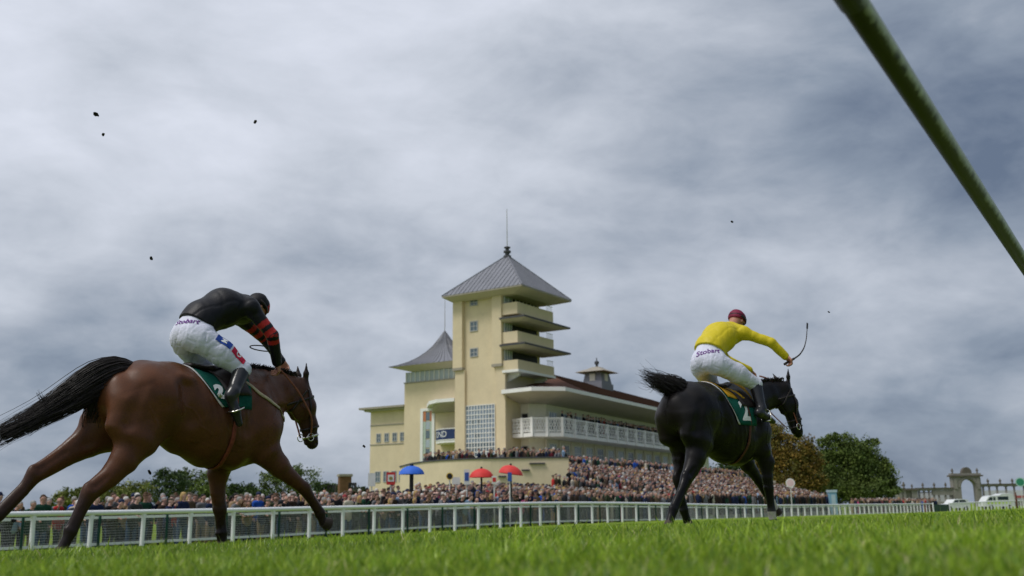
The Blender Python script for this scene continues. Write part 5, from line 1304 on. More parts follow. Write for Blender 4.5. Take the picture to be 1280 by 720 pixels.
    f = np.array(J['face'], float); f /= np.linalg.norm(f); u = np.array(J['headup'], float); u -= f * (u @ f); u /= np.linalg.norm(u); l = np.cross(u, f)
    hpz = [prim(HPo(-.02, 0, .045), HPo(.015, 0, .045), (.095, .098), (.088, .092), k=.03, lat=tuple(l)), prim(HPo(.08, 0, .045), HPo(.10, 0, .04), (.05, .008), (.035, .006), k=.03, lat=tuple(l))]
    V, Q = sdf(hpz, .007, disp=lambda P: q_noise(P, 45, 3) * .0025, clip=lambda P: -((P - HPo(0, 0, .01).astype(np.float32)) @ u.astype(np.float32)) + .0)
    M_h = mat(cfg['cloth'] + '_cap', cfg['cap'], .6, .3, attr='Col', noise=(20, .12), bump=(50, .3, .004))
    hx = (V - HPo(0, 0, .045)); yy = hx @ l; xx = hx @ f
    hc = np.tile(np.array(cfg['cap']), (len(V), 1))
    if 'cap_band' in cfg:
        zz = hx @ u; hc[(zz < cfg['cap_band'][1]) & (zz > cfg['cap_band'][0])] = cfg['cap_band'][2]
    if 'cap_front' in cfg: hc[(xx > .045)] = cfg['cap_front']
    helmet = raw('helmet', V, Q, M_h, root, smooth=True, col=hc)
    V2 = [HPo(.0 + .105 * math.cos(t), .100 * math.sin(t), .030 - .015 * math.cos(t)) for t in np.linspace(0, 2 * math.pi, 25)]
    ribbon(V2, .024, .006, [HPo(math.cos(t), math.sin(t), 0) - HPo(0, 0, 0) for t in np.linspace(0, 2 * math.pi, 25)]).build('goggle_strap', M_leather, helmet, smooth=True)
    ribbon([HPo(.02, .086 * math.cos(t), -.02 + .085 * math.sin(t)) for t in np.linspace(math.pi, 2 * math.pi, 11)], .014, .004, [l * math.cos(t) + u * math.sin(t) for t in np.linspace(math.pi, 2 * math.pi, 11)]).build('chin_strap', M_leather, helmet)
    # cuffs
    for s in 'rl':
        w = g('wr' + s) - o; d = g('el' + s) - g('wr' + s); d /= np.linalg.norm(d)
        MB().tube([w - d * .004, w + d * .035], [.040, .044], 12).build('cuff', M_leather, root, smooth=True)
        if cfg.get('wristband'): MB().tube([w + d * .036, w + d * .062], [.0445, .047], 12).build('wristband', M_j2(cfg['wristband']), root, smooth=True)
    # printed name across the seat
    T, F = text_mesh('Stobart', cfg['print_size'], shear=.25, bold=cfg['print_size'] * .012)
    project_print('name_print', T, F, np.array(cfg['print_at']) - o, cfg['print_right'], cfg['print_up'], bb, M_breech_print, breeches, off=.0045)
    return root, breeches, bb, o, HPo, jb
def M_j2(c): return mat('wristband_cloth', c, .7, .2, noise=(20, .1))

def make_horse(x, y, ang, P, cfg):
    loc, rz = frame_of(x, y, ang)
    root = empty('race_horse', loc, rz); tag(root, cfg['label'], 'horse')
    pr = horse_prims(P, cfg['body'], cfg['dark'], cfg['face'], cfg.get('sock'))
    fn, HP, (hd, hn, hl_, HL) = P['headfn']
    pr += ear(HP, .052, P['ear_l'], cfg['dark'], tuple(hl_)) + ear(HP, -.052, P['ear_r'], cfg['dark'], tuple(hl_))
    pr += joints(P, cfg['body'], cfg['dark'])
    # hollows that read as muscle lines: flank, behind the shoulder, between the thighs, jaw edge
    for sd in (-1, 1):
        pr.append(dict(prim((-.40, .30 * sd, 1.30), (-.34, .31 * sd, 1.05), .040, .05, k=.10), cut=True))
        pr.append(dict(prim((.33, .305 * sd, 1.34), (.22, .315 * sd, 1.0), .028, .035, k=.09), cut=True))
        pr.append(dict(prim((.56, .22 * sd, 1.36), (.68, .17 * sd, 1.16), .028, .03, k=.07), cut=True))
    pr.append(dict(prim((-1.08, 0, 1.25), (-1.02, 0, .85), .035, .05, k=.07), cut=True))
    for sd in (-1, 1):
        pr.append(prim((.36, .20 * sd, 1.02), (.46, .19 * sd, .92), (.045, .085), (.04, .07), k=.05, col=cfg['body']))       # triceps
        pr.append(prim((-.36, .225 * sd, 1.36), (-.40, .20 * sd, 1.38), .04, .035, k=.06, col=cfg['body']))                     # point of the hip
        pr.append(dict(prim((-.78, .315 * sd, 1.30), (-.86, .27 * sd, .98), .018, .022, k=.07), cut=True))                     # groove behind the thigh
        pr.append(dict(prim((.70, .12 * sd, 1.22), (.48, .16 * sd, 1.20), .016, .02, k=.05), cut=True))
    def muscle(Pp):
        s_, t_, z_ = Pp[..., 0], Pp[..., 1], Pp[..., 2]
        barrel = np.exp(-((s_ - .02) / .20) ** 2) * np.clip((z_ - .78) / .1, 0, 1) * np.clip((1.30 - z_) / .1, 0, 1) * np.clip((np.abs(t_) - .12) / .08, 0, 1)
        ribs = np.sin((s_ + .25 * z_) * 2 * np.pi / .062) * .0026 * barrel
        legs_ = np.clip((.60 - z_) / .1, 0, 1)
        q = q_noise(Pp, 30, 23, 6)
        return q_noise(Pp, 9, 21, 6) * .007 + (.004 - np.abs(q_noise(Pp, 17, 25, 4)) * .012) * (1 - legs_) * .8 + q * .0022 + ribs
    V, Q = sdf(pr, .0095, disp=muscle); V = relax(V, Q, 2, .35)
    V = veins(V, Q)
    col = weights(pr, V, .03)
    # darker back, and the dark points on a bay's lower legs
    n1 = clump_noise(V, 5, 5)[:, None]
    if cfg.get('bay'):
        top = np.clip((V[:, 2] - 1.40) / .12, 0, 1)[:, None] * (V[:, 0] < .5)[:, None]; col = col * (1 - .45 * top)
        low = np.clip((.50 - V[:, 2]) / .35, 0, 1)[:, None]; col = col * (1 - low * .85) + np.array(cfg['dark']) * low * .85
        col = col * (1 + .10 * n1)
    else: col = col * (1 + .3 * n1) + np.array((.016, .006, .003)) * np.clip(n1 * 1.4 - .3, 0, 1)
    if cfg.get('sock'):
        for key in cfg['sock']:
            p = P[key][0][-1]; q = P[key][0][-2]; m = (np.linalg.norm(V[:, :2] - np.array(p[:2]), axis=1) < .14) & (V[:, 2] < cfg['sock_z'].get(key, .2)) & (V[:, 2] > .0); col[m] = (.55, .50, .44)
    body = raw('body', V, Q, cfg['coat'], root, smooth=True, col=col)
    bvh = bvh_of(V, Q)
    for key in ('hr', 'hl', 'fr', 'fl'):
        a, b = [np.array(v) for v in P[key][0][-2:]]; d = b - a; d /= np.linalg.norm(d)
        hv = P.get('hoof_' + key, d)
        hv = np.array(hv, float); hv /= np.linalg.norm(hv)
        MB().tube([b - hv * .012, b + hv * .02, b + hv * .062], [.044, .052, .062], 14).build('hoof', M_hoof, root, smooth=False)
    for s in (-1, 1):
        c = HP(.30, .052, .074 * s); r_ = []
        MB().lathe(c - np.array((0, 0, 0)), [(.001, -.017), (.010, -.014), (.016, -.006), (.0175, 0), (.016, .006), (.010, .014), (.001, .017)], 10).build('eye', M_eye, root, smooth=True)
    # tail and mane
    strands('tail', root, P['tail'], M_hair_black, P['tail_spread'], P['tail_n'], seed=5, r0=P.get('tail_r', .0042), wave=P.get('tail_wave', .03), endmin=P.get('tail_end', .7), flyp=P.get('tail_fly', .10))
    if 'tail3' in P: strands('tail_wisp', root, P['tail3'][:2], M_hair_black, .05, 34, seed=12, r0=.0026, wave=.015, endmin=.5)
    if 'tail2' in P: strands('tail_shade_strands', root, P['tail2'][:2], M_hair_black, .08, P['tail2'][2], seed=8, r0=.0042, wave=.02, endmin=.5)  # added dark strands stand for the shadow between the hind legs
    mn = MB(); r = np.random.default_rng(9)
    for p in dense(P['crest'], 90):
        for _ in range(4):
            s0 = np.array(p) + np.array((r.normal(0, .01), r.normal(0, .012), 0)); h = bvh.ray_cast(Vector((s0[0], s0[1], s0[2] + .3)), Vector((0, 0, -1)), .6)
            if h[0] is None: continue
            z = np.array(h[0]); L = r.uniform(.02, .05) * P.get('mane_len', 1); lean = np.array((r.normal(-.01, .02), r.normal(-.012, .02), L))
            mn.tube([z - (0, 0, .01), z + lean * .5, z + lean + np.array((r.normal(0, .008), r.normal(-.01, .01), -.004))], [.008, .006, .001], 4, cap=False)
    mn.build('mane', M_hair_black, root, smooth=True)
    # saddle cloth draped on the back
    def trunk(s, th, off):
        c = Vector((s, 0, 1.12)); dr = Vector((0, math.sin(th), math.cos(th))); h = bvh.ray_cast(c + dr * .9, -dr, 1.0)
        q = h[0] if h[0] is not None else c + dr * .3
        return np.array(q) + np.array(dr) * off
    def drape(name, sr, sf, th0, th1, off, m, nx=14, ny=26, parent=root, th=.004):
        V = []; F = []
        for j in range(ny + 1):
            t = th0 + (th1 - th0) * j / ny; v = abs(t) / max(abs(th0), abs(th1))
            for i in range(nx + 1):
                a, b = sr(v), sf(v); s = a + (b - a) * i / nx
                V.append(trunk(s, t, off + .004 * math.sin(i * 1.1 + j * .45)))
        n = len(V); V += [np.array(v) - np.array((0, math.sin(th0 + (th1 - th0) * (k // (nx + 1)) / ny), math.cos(th0 + (th1 - th0) * (k // (nx + 1)) / ny))) * th for k, v in enumerate(V)]
        for j in range(ny):
            for i in range(nx):
                a = j * (nx + 1) + i; F.append((a, a + 1, a + nx + 2, a + nx + 1)); F.append((n + a, n + a + nx + 1, n + a + nx + 2, n + a + 1))
        for i in range(nx):
            for j0 in (0, ny): a = j0 * (nx + 1) + i; F.append((a, a + 1, n + a + 1, n + a))
        for j in range(ny):
            for i0 in (0, nx): a = j * (nx + 1) + i0; F.append((a, a + nx + 1, n + a + nx + 1, n + a))
        bm = bmesh.new(); vs = [bm.verts.new(v) for v in V]; [bm.faces.new([vs[k] for k in f]) for f in F]; bmesh.ops.recalc_face_normals(bm, faces=bm.faces)
        me = bpy.data.meshes.new(name); bm.to_mesh(me); bm.free(); me.materials.append(m)
        o = bpy.data.objects.new(name, me); C.objects.link(o); o.parent = parent
        me.polygons.foreach_set('use_smooth', np.ones(len(me.polygons), bool))
        return o, [np.array(v) for v in V[:n]], F
    TH = cfg['th']
    cloth, CV, CF = drape('saddle_cloth', lambda v: cfg['cl'] + .24 * v ** 1.3, lambda v: .25 - .01 * v, -TH, TH, .012, M_cloth_green)
    drape('binding', lambda v: cfg['cl'] - .022 + .24 * v ** 1.3, lambda v: cfg['cl'] - .001 + .24 * v ** 1.3, -TH, TH, .010, M_cloth_edge, nx=2, parent=cloth)
    if cfg.get('pad'): drape('numnah_pad', lambda v: -.33 + .1 * v, lambda v: .24, -.75, .75, .022, M_pad, nx=10, ny=14)
    T, F = text_mesh('2', cfg['ns'], bold=.010)
    cb = bvh_of(CV, [(j * 15 + i, j * 15 + i + 1, (j + 1) * 15 + i + 1, (j + 1) * 15 + i) for j in range(26) for i in range(14)])
    for s in (-1, 1):
        project_print('number_print', T, F, (cfg['num'][0], .34 * s, cfg['num'][1]), (-float(s), 0, 0), (0, -.25 * s, 1), cb, M_white_num, cloth, off=.006)
    # racing saddle: small flat seat, pommel and flaps
    sp = [prim((-.24, 0, 1.545), (-.02, 0, 1.535), (.095, .028), (.075, .026), k=.05), prim((-.02, 0, 1.535), (.12, 0, 1.575), (.075, .026), (.055, .030), k=.05)]
    zt = trunk(-.1, 0, 0)[2]
    for p in sp: p['p0'][2] += zt - 1.50 + .0; p['p1'][2] += zt - 1.50
    V, Q = sdf(sp, .009); saddle = raw('saddle', relax(V, Q, 1), Q, M_leather, root, smooth=True)
    drape('saddle_flap', lambda v: -.12 + .10 * v, lambda v: .13 + .10 * v, -1.05, 1.05, .027, M_leather, nx=8, ny=16, parent=saddle)
    # girth
    def strap(name, pts, w, th, m, off=.008, n=24, parent=root):
        q, nr = wrap_on(bvh, dense(pts, n), off); return ribbon(q, w, th, nr).build(name, m, parent, smooth=True)
    gp = [trunk(.10 - .05 * abs(t) / 3.14, t, .010) for t in np.linspace(-math.pi, math.pi, 49)]
    gn = [(0, math.sin(t), math.cos(t)) for t in np.linspace(-math.pi, math.pi, 49)]
    ribbon(gp, .038, .006, gn).build('girth', cfg['girth'], root, smooth=True)
    # breastplate strap round the base of the neck
    for s in (-1, 1): strap('breastplate', [(.20, .16 * s, 1.38), (.38, .24 * s, 1.28), (.55, .20 * s, 1.20), (.70, .10 * s, 1.12), (.80, 0, 1.08)], .028, .006, cfg['breast'])
    # bridle
    bp, bn = ring_on(bvh, HP(.66, -.005), hd, .16, off=.006); ribbon(bp, .022, .006, bn).build('noseband', M_leather, root, smooth=True)
    bp, bn = ring_on(bvh, HP(.80, -.01), hd, .16, off=.006); ribbon(bp, .018, .006, bn).build('drop_noseband', cfg['noseband2'], root, smooth=True)
    bp, bn = ring_on(bvh, HP(.14, .0), hd + np.array((.0, 0, .05)), .30, off=.006, n=30); ribbon(bp, .020, .006, bn).build('headpiece', M_leather, root, smooth=True)
    for s in (-1, 1):
        strap('cheekpiece', [HP(-.02, .03, .09 * s), HP(.3, .0, .10 * s), HP(.6, -.02, .08 * s), HP(.78, -.03, .07 * s)], .018, .005, M_leather)
        strap('throatlatch', [HP(.0, .0, .09 * s), HP(.12, -.09, .08 * s), HP(.26, -.17, .05 * s), HP(.30, -.20, 0)], .016, .004, M_leather)
        c = HP(.80, -.045, .075 * s)
        ringp = [c + hn * .034 * math.cos(t) + hd * .034 * math.sin(t) for t in np.linspace(0, 2 * math.pi, 17)]
        MB().tube(ringp, .0045, 6, cap=False).build('bit_ring', M_metal, root, smooth=True)
        q = [np.array(v) for v in P['rein_r' if s < 0 else 'rein_l']]
        ribbon(dense([c] + q, 20), .018, .004).build('rein', cfg['rein'], root, smooth=True)
    return root, bvh, (loc, rz), HP
M_pad = mat('yellow_numnah', (.55, .30, .02), .85, .15, noise=(20, .1), bump=(60, .4, .004))

# --- the bay, in front
fn_b, HPb, hb = head_fn((.955, 0, 1.40), (1.11, 0, .89), (.96, 0, .28))
BAY = dict(
    neck=[(.34, 0, 1.28, .155, .24), (.56, 0, 1.36, .105, .195), (.76, 0, 1.385, .078, .160), (.92, 0, 1.41, .066, .120)],
    head=fn_b, headfn=(fn_b, HPb, hb), ear_l=(.0, .03, .17), ear_r=(-.02, -.02, .185),
    hr=([(-.62, -.13, 1.08), (-.73, -.15, .88), (-.83, -.16, .71), (-.94, -.16, .575), (-1.08, -.16, .465), (-1.135, -.16, .35), (-1.20, -.16, .19), (-1.235, -.16, .11), (-1.255, -.16, .06)],
        [(.13, .24), (.11, .175), (.080, .110), (.062, .080), (.050, .066), (.036, .046), (.042, .050), (.036, .042), (.042, .048)]),
    hl=([(-.64, .13, 1.08), (-.82, .14, .97), (-.98, .14, .86), (-1.14, .14, .75), (-1.365, .14, .60), (-1.44, .14, .485), (-1.60, .14, .31), (-1.68, .14, .245), (-1.75, .14, .215)],
        [(.13, .24), (.12, .19), (.085, .12), (.062, .088), (.050, .066), (.036, .046), (.042, .050), (.036, .042), (.042, .048)]),
    fr=([(.40, -.15, 1.00), (.50, -.15, .82), (.64, -.15, .70), (.78, -.15, .60), (.92, -.15, .515), (1.03, -.15, .39), (1.115, -.15, .295), (1.135, -.15, .245), (1.15, -.15, .215)],
        [(.10, .17), (.095, .135), (.078, .10), (.058, .072), (.052, .060), (.038, .044), (.042, .048), (.036, .040), (.042, .044)]),
    fl=([(.36, .14, 1.00), (.28, .14, .80), (.215, .14, .64), (.225, .14, .48), (.25, .14, .34), (.27, .14, .23), (.285, .14, .14), (.288, .14, .09), (.29, .14, .06)],
        [(.10, .17), (.09, .125), (.078, .100), (.056, .070), (.050, .056), (.036, .042), (.040, .046), (.036, .040), (.042, .044)]),
    hoof_fr=(.8, 0, -.25), hoof_hl=(-.9, 0, -.25),
    extra=[((-.80, -.15, 1.14), (-.85, -.15, .95), (.10, .17), (.085, .15), .08), ((-.80, .14, 1.12), (-.90, .14, .98), (.10, .17), (.09, .16), .08)],
    tail=([(-.72, 0, 1.43), (-.86, .0, 1.43), (-1.02, .02, 1.33), (-1.17, .04, 1.20), (-1.36, .05, 1.06), (-1.62, .06, .90), (-1.95, .07, .72)], [.07, .13, .145, .115, .078, .060, .042]),
    tail_spread=.14, tail_n=1150, tail_r=.0032, tail_end=.55, tail_fly=.03, tail2=([(-.86, 0, 1.42), (-.96, .02, 1.28), (-.99, .05, 1.10), (-.98, .08, .92)], [.08, .10, .08, .05], 260), tail3=([(-1.20, .04, 1.14), (-1.34, .04, 1.13), (-1.42, .04, 1.165), (-1.45, .04, 1.24)], [.03, .022, .014, .008]), crest=[(.15, 0, 1.5), (.35, 0, 1.5), (.6, 0, 1.5), (.88, 0, 1.5)],
    rein_r=[(1.0, -.14, 1.15), (.82, -.15, 1.38), (.62, -.14, 1.56), (.56, -.14, 1.58)], rein_l=[(1.02, .14, 1.15), (.92, .15, 1.38), (.86, .10, 1.56), (.85, .08, 1.61)])
horse1, bv1, fr1, HP1 = make_horse(-2.589, 8.487, 40, BAY, dict(
    label='bay race horse galloping with its tail streaming out, nearest to the camera at the left', body=(.105, .037, .0145), dark=(.016, .0095, .0075), face=(.060, .023, .012),
    coat=M_coat_bay, bay=True, cl=-.285, th=1.42, ns=.165, num=(-.08, 1.31), girth=mat('red_brown_girth', (.22, .05, .03), .6, .3, noise=(30, .3)), breast=mat('cream_breastplate', (.42, .36, .24), .7, .2, noise=(20, .2)), rein=M_tan, noseband2=M_metal))
RED, BLK = (.42, .018, .016), (.006, .006, .009)
J1 = dict(pelvis=(-.225, 0, 1.79), waist=(-.12, 0, 1.945), chest=(.08, 0, 2.06), neckbase=(.27, 0, 2.105), shr=(.25, -.17, 2.07), shl=(.33, .15, 2.06),
          elr=(.42, -.27, 1.83), wrr=(.54, -.19, 1.61), hdr=(.585, -.155, 1.555), ell=(.66, .17, 1.88), wrl=(.80, .10, 1.68), hdl=(.84, .08, 1.62), hupr=(.5, -.5, .6), hupl=(.5, .5, .6),
          hipr=(-.18, -.12, 1.735), hipl=(-.18, .12, 1.735), knr=(.135, -.255, 1.50), knl=(.14, .255, 1.50), anr=(.0, -.34, 1.29), anl=(.0, .34, 1.29),
          heelr=(-.03, -.345, 1.255), toer=(.06, -.36, 1.03), heell=(-.03, .345, 1.255), toel=(.06, .36, 1.03),
          head=(.43, 0, 2.11), face=(.80, 0, -.60), headup=(.6, 0, .8), hem=.09)
rider1, br1, bb1, o1, hpo1, jb1 = make_rider(fr1, J1, dict(label='jockey in black silks with red hooped sleeves crouched on the bay horse', cloth='black_red', jacket=BLK, cap=BLK, cap_front=RED, seed=31,
    hoops=[(.165, .215, RED), (.215, .255, BLK), (.255, .305, RED), (.305, .345, BLK), (.345, .385, RED)],
    print_size=.070, print_at=(-.325, -.085, 1.885), print_right=(.60, -.80, .0), print_up=(.35, .1, .93)))

# sponsor patches down the near thigh of the rider in black
M_pblue = mat('blue_patch_print', (.02, .06, .30), .7, .2, noise=(30, .1)); M_pred = mat('red_patch_print', (.50, .02, .06), .7, .2, noise=(30, .1))
kn_, hp_ = np.array(J1['knr']), np.array(J1['hipr']); ax_ = kn_ - hp_; ax_ /= np.linalg.norm(ax_)
side_ = np.array((.42, -.85, .42)); side_ -= ax_ * (side_ @ ax_); side_ /= np.linalg.norm(side_)
rgt_ = np.cross(ax_, side_) * -1
for nm_, u_, m_, t_ in (('blue_patch', .36, M_pblue, 'M'), ('red_patch', .76, M_pred, 'O')):
    c_ = hp_ + (kn_ - hp_) * u_ + side_ * .02 - o1
    V_, F_ = grid_patch(.088, .148, 6, 9)
    pt_ = project_print(nm_, V_, F_, c_, rgt_, -ax_ * 1.0, bb1, m_, br1, off=.004)
    T_, F2_ = text_mesh(t_, .072, bold=.002); project_print('patch_letters', T_, F2_, c_, rgt_, -ax_, bb1, M_white_num, br1, off=.0065)
def whip(fr, pts, rad, label, loop=None):
    loc, rz = fr; p0 = np.array(pts[0]); root = empty('whip', Vector(loc) + Matrix.Rotation(rz, 3, 'Z') @ Vector(p0), rz); tag(root, label, 'whip')
    q = dense([np.array(p) - p0 for p in pts], 26); m = len(q)
    MB().tube(q[:7], [rad * 1.6] * 7, 8).build('handle', M_leather, root, smooth=True)
    MB().tube(q[6:], np.linspace(rad * 1.1, rad * .6, m - 6), 6).build('shaft', M_leather, root, smooth=True)
    e = q[-1]; d = q[-1] - q[-3]; d /= np.linalg.norm(d); ribbon([e, e + d * .03, e + d * .07], .028, .006, [(0, 1, 0)] * 3).build('flap', M_leather, root)
    if loop: MB().tube([np.array(p) - p0 for p in loop], .0055, 6).build('loop', M_leather, root, smooth=True)
lp_ = [(.50 - .13 + .13 * math.cos(t) * 1.0, -.20, 1.715 + .022 * math.sin(t)) for t in np.linspace(.15, 2 * math.pi - .15, 24)]
whip(fr1, [(.60, -.13, 1.53), (.55, -.165, 1.60), (.50, -.20, 1.70)], .008, 'short whip with a looped thong in the hand of the rider in black', loop=lp_)

# --- the black horse, ahead
fn_k, HPk, hk = head_fn((1.07, -.14, 1.535), (1.175, -.215, 1.01), (.96, -.05, .22))
BLACK = dict(
    neck=[(.34, 0, 1.30, .155, .24), (.60, -.03, 1.40, .105, .19), (.85, -.08, 1.48, .078, .150), (1.04, -.13, 1.54, .066, .112)],
    head=fn_k, headfn=(fn_k, HPk, hk), ear_l=(-.02, .10, .165), ear_r=(.0, -.01, .17),
    hr=([(-.62, -.13, 1.08), (-.68, -.15, .88), (-.76, -.155, .72), (-.84, -.155, .60), (-.93, -.155, .50), (-1.02, -.155, .38), (-1.17, -.155, .20), (-1.215, -.155, .12), (-1.24, -.155, .075)],
        [(.14, .24), (.12, .185), (.090, .120), (.070, .090), (.056, .070), (.040, .052), (.045, .055), (.040, .046), (.045, .050)]),
    hl=([(-.62, .13, 1.08), (-.56, .14, .88), (-.58, .145, .72), (-.63, .145, .60), (-.67, .145, .51), (-.64, .145, .38), (-.59, .145, .20), (-.56, .145, .12), (-.54, .145, .075)],
        [(.14, .24), (.12, .175), (.085, .115), (.062, .080), (.052, .062), (.036, .046), (.042, .050), (.036, .042), (.042, .046)]),
    fr=([(.40, -.15, 1.00), (.47, -.16, .84), (.54, -.17, .70), (.54, -.17, .54), (.55, -.17, .42), (.57, -.17, .28), (.585, -.17, .17), (.59, -.17, .11), (.595, -.17, .075)],
        [(.10, .17), (.095, .125), (.080, .095), (.062, .075), (.054, .062), (.036, .044), (.042, .048), (.036, .040), (.042, .044)]),
    fl=([(.38, .14, 1.00), (.50, .14, .82), (.64, .145, .70), (.76, .15, .61), (.86, .15, .52), (.97, .15, .40), (1.10, .15, .28), (1.15, .15, .22), (1.18, .15, .19)],
        [(.10, .17), (.09, .125), (.078, .098), (.058, .072), (.052, .060), (.036, .044), (.042, .048), (.036, .040), (.042, .044)]),
    hoof_fl=(.5, 0, -.6),
    extra=[((-.78, -.15, 1.14), (-.80, -.15, .95), (.12, .17), (.10, .15), .08), ((-.78, .15, 1.14), (-.76, .15, .95), (.12, .17), (.10, .15), .08)],
    tail=([(-.66, 0, 1.40), (-.80, .0, 1.44), (-.92, .01, 1.455), (-1.03, .03, 1.475), (-1.13, .05, 1.495), (-1.22, .06, 1.52), (-1.34, .07, 1.58)], [.10, .13, .115, .09, .07, .06, .055]),
    tail_spread=.15, tail_n=560, tail_wave=.075, tail_r=.0034, tail_end=.30, tail_fly=.15, tail2=([(-.84, 0, 1.42), (-.93, 0, 1.34), (-.96, 0, 1.20), (-.95, 0, 1.02)], [.05, .06, .05, .03], 140), crest=[(.3, 0, 1.5), (.60, -.03, 1.5), (.85, -.08, 1.5), (1.02, -.13, 1.6)], mane_len=1.0,
    rein_r=[(1.06, -.22, 1.36), (.98, -.17, 1.52), (.86, -.10, 1.66), (.78, .0, 1.70)], rein_l=[(1.06, .06, 1.30), (.92, .12, 1.50), (.82, .08, 1.66), (.79, .04, 1.69)])
horse2, bv2, fr2, HP2 = make_horse(2.296, 10.956, 46, BLACK, dict(
    label='black race horse seen from behind with a white number 2 on its green cloth', body=(.0075, .0062, .0066), dark=(.0050, .0045, .0052), face=(.0070, .006, .006),
    coat=M_coat_black, cl=-.35, th=1.72, ns=.30, num=(.0, 1.235), girth=mat('brown_girth', (.10, .035, .022), .6, .3, noise=(30, .3)), breast=M_cloth_edge, rein=M_tan, noseband2=M_leather, pad=True,
    sock={'fr': 7, 'fl': 7}, sock_z={'fr': .165, 'fl': .30}))
YEL = (.62, .50, .012)
J2 = dict(pelvis=(-.25, 0, 1.79), waist=(-.16, 0, 1.94), chest=(.02, 0, 2.065), neckbase=(.20, 0, 2.16), shr=(.21, -.18, 2.12), shl=(.21, .18, 2.09),
          elr=(.39, -.42, 2.00), wrr=(.52, -.51, 1.845), hdr=(.56, -.535, 1.80), ell=(.46, .24, 1.90), wrl=(.71, .09, 1.77), hdl=(.77, .06, 1.715), hupr=(.6, -.2, .7), hupl=(.4, .1, .9), curlr=1.0,
          hipr=(-.21, -.12, 1.735), hipl=(-.21, .12, 1.735), knr=(.26, -.27, 1.535), knl=(.26, .27, 1.535), anr=(.235, -.34, 1.265), anl=(.20, .34, 1.27),
          heelr=(.17, -.345, 1.215), toer=(.42, -.36, 1.13), heell=(.15, .345, 1.22), toel=(.38, .36, 1.12),
          head=(.385, 0, 2.29), face=(.93, -.1, -.36), headup=(.36, 0, .93), hem=.115)
MAR = (.19, .012, .045)
rider2, br2, bb2, o2, hpo2, jb2 = make_rider(fr2, J2, dict(label='jockey in yellow silks and maroon cap driving out the black horse', cloth='yellow', jacket=YEL, cap=MAR, cap_band=(.0, .014, (.02, .004, .008)), seed=47, wristband=YEL,
    print_size=.084, print_at=(-.345, -.085, 1.865), print_right=(.70, -.71, .08), print_up=(.30, .15, .94)))

whip(fr2, [(.50, -.50, 1.755), (.56, -.535, 1.795), (.63, -.54, 1.82), (.78, -.54, 1.885), (.90, -.535, 1.98), (.97, -.53, 2.09), (1.0, -.53, 2.21)], .0085, 'long curved black whip raised in the right hand of the rider in yellow')
# ---------------------------------------------------------------- racegoers
SKINS = [(.52, .30, .235), (.45, .25, .19), (.58, .36, .30), (.36, .20, .14)]
COATS = {'navy': (.012, .020, .055), 'black': (.012, .012, .014), 'charcoal': (.035, .036, .04), 'olive green': (.035, .045, .022), 'brown tweed': (.10, .07, .042), 'camel': (.30, .21, .12),
         'burgundy': (.11, .012, .02), 'bright blue': (.02, .09, .42), 'grey': (.16, .16, .17), 'red': (.42, .03, .03), 'cream': (.52, .47, .38), 'bottle green': (.012, .05, .03), 'pale blue': (.26, .36, .50), 'pink': (.55, .09, .22), 'dark brown': (.04, .025, .018)}
COATW = [6, 7, 5, 4, 4, 2.2, 1.2, .8, 4, .55, 1.6, 2.5, 1.3, .25, 4]
HAIRS = {'grey haired': ('short', (.30, .29, .28)), 'white haired': ('short', (.58, .56, .52)), 'brown haired': ('short', (.06, .035, .02)), 'dark haired': ('short', (.015, .012, .01)), 'blond': ('long', (.42, .28, .11)),
         'long brown haired': ('long', (.09, .045, .022)), 'bald': ('fringe', (.30, .27, .24)), 'flat capped': ('flatcap', (.09, .075, .05)), 'navy capped': ('cap', (.012, .02, .06)), 'grey capped': ('flatcap', (.14, .14, .14)), 'woolly hatted': ('cap', (.30, .03, .04)), 'brown hatted': ('brim', (.09, .05, .025))}
HAIRW = [5, 3, 4, 3, 3, 2, 4, 4, 1.5, 2, .6, 1.5]
M_trs = {k: mat('trousers_' + k, c, .85, .15, noise=(8, .12)) for k, c in {'dark': (.02, .02, .028), 'denim': (.05, .09, .17), 'tan': (.24, .18, .11)}.items()}
M_coats = {k: mat('coat_' + k.replace(' ', '_'), c, .85, .15, noise=((5, .12), (30, .1)), bump=(18, .5, .02)) for k, c in COATS.items()}
M_skins = [mat('racegoer_skin', c, .6, .3, noise=(15, .08)) for c in SKINS]
M_hairs = {k: mat('hair_' + k.replace(' ', '_'), c, .7, .25, noise=(30, .2), bump=(60, .4, .004)) for k, (s, c) in HAIRS.items()}

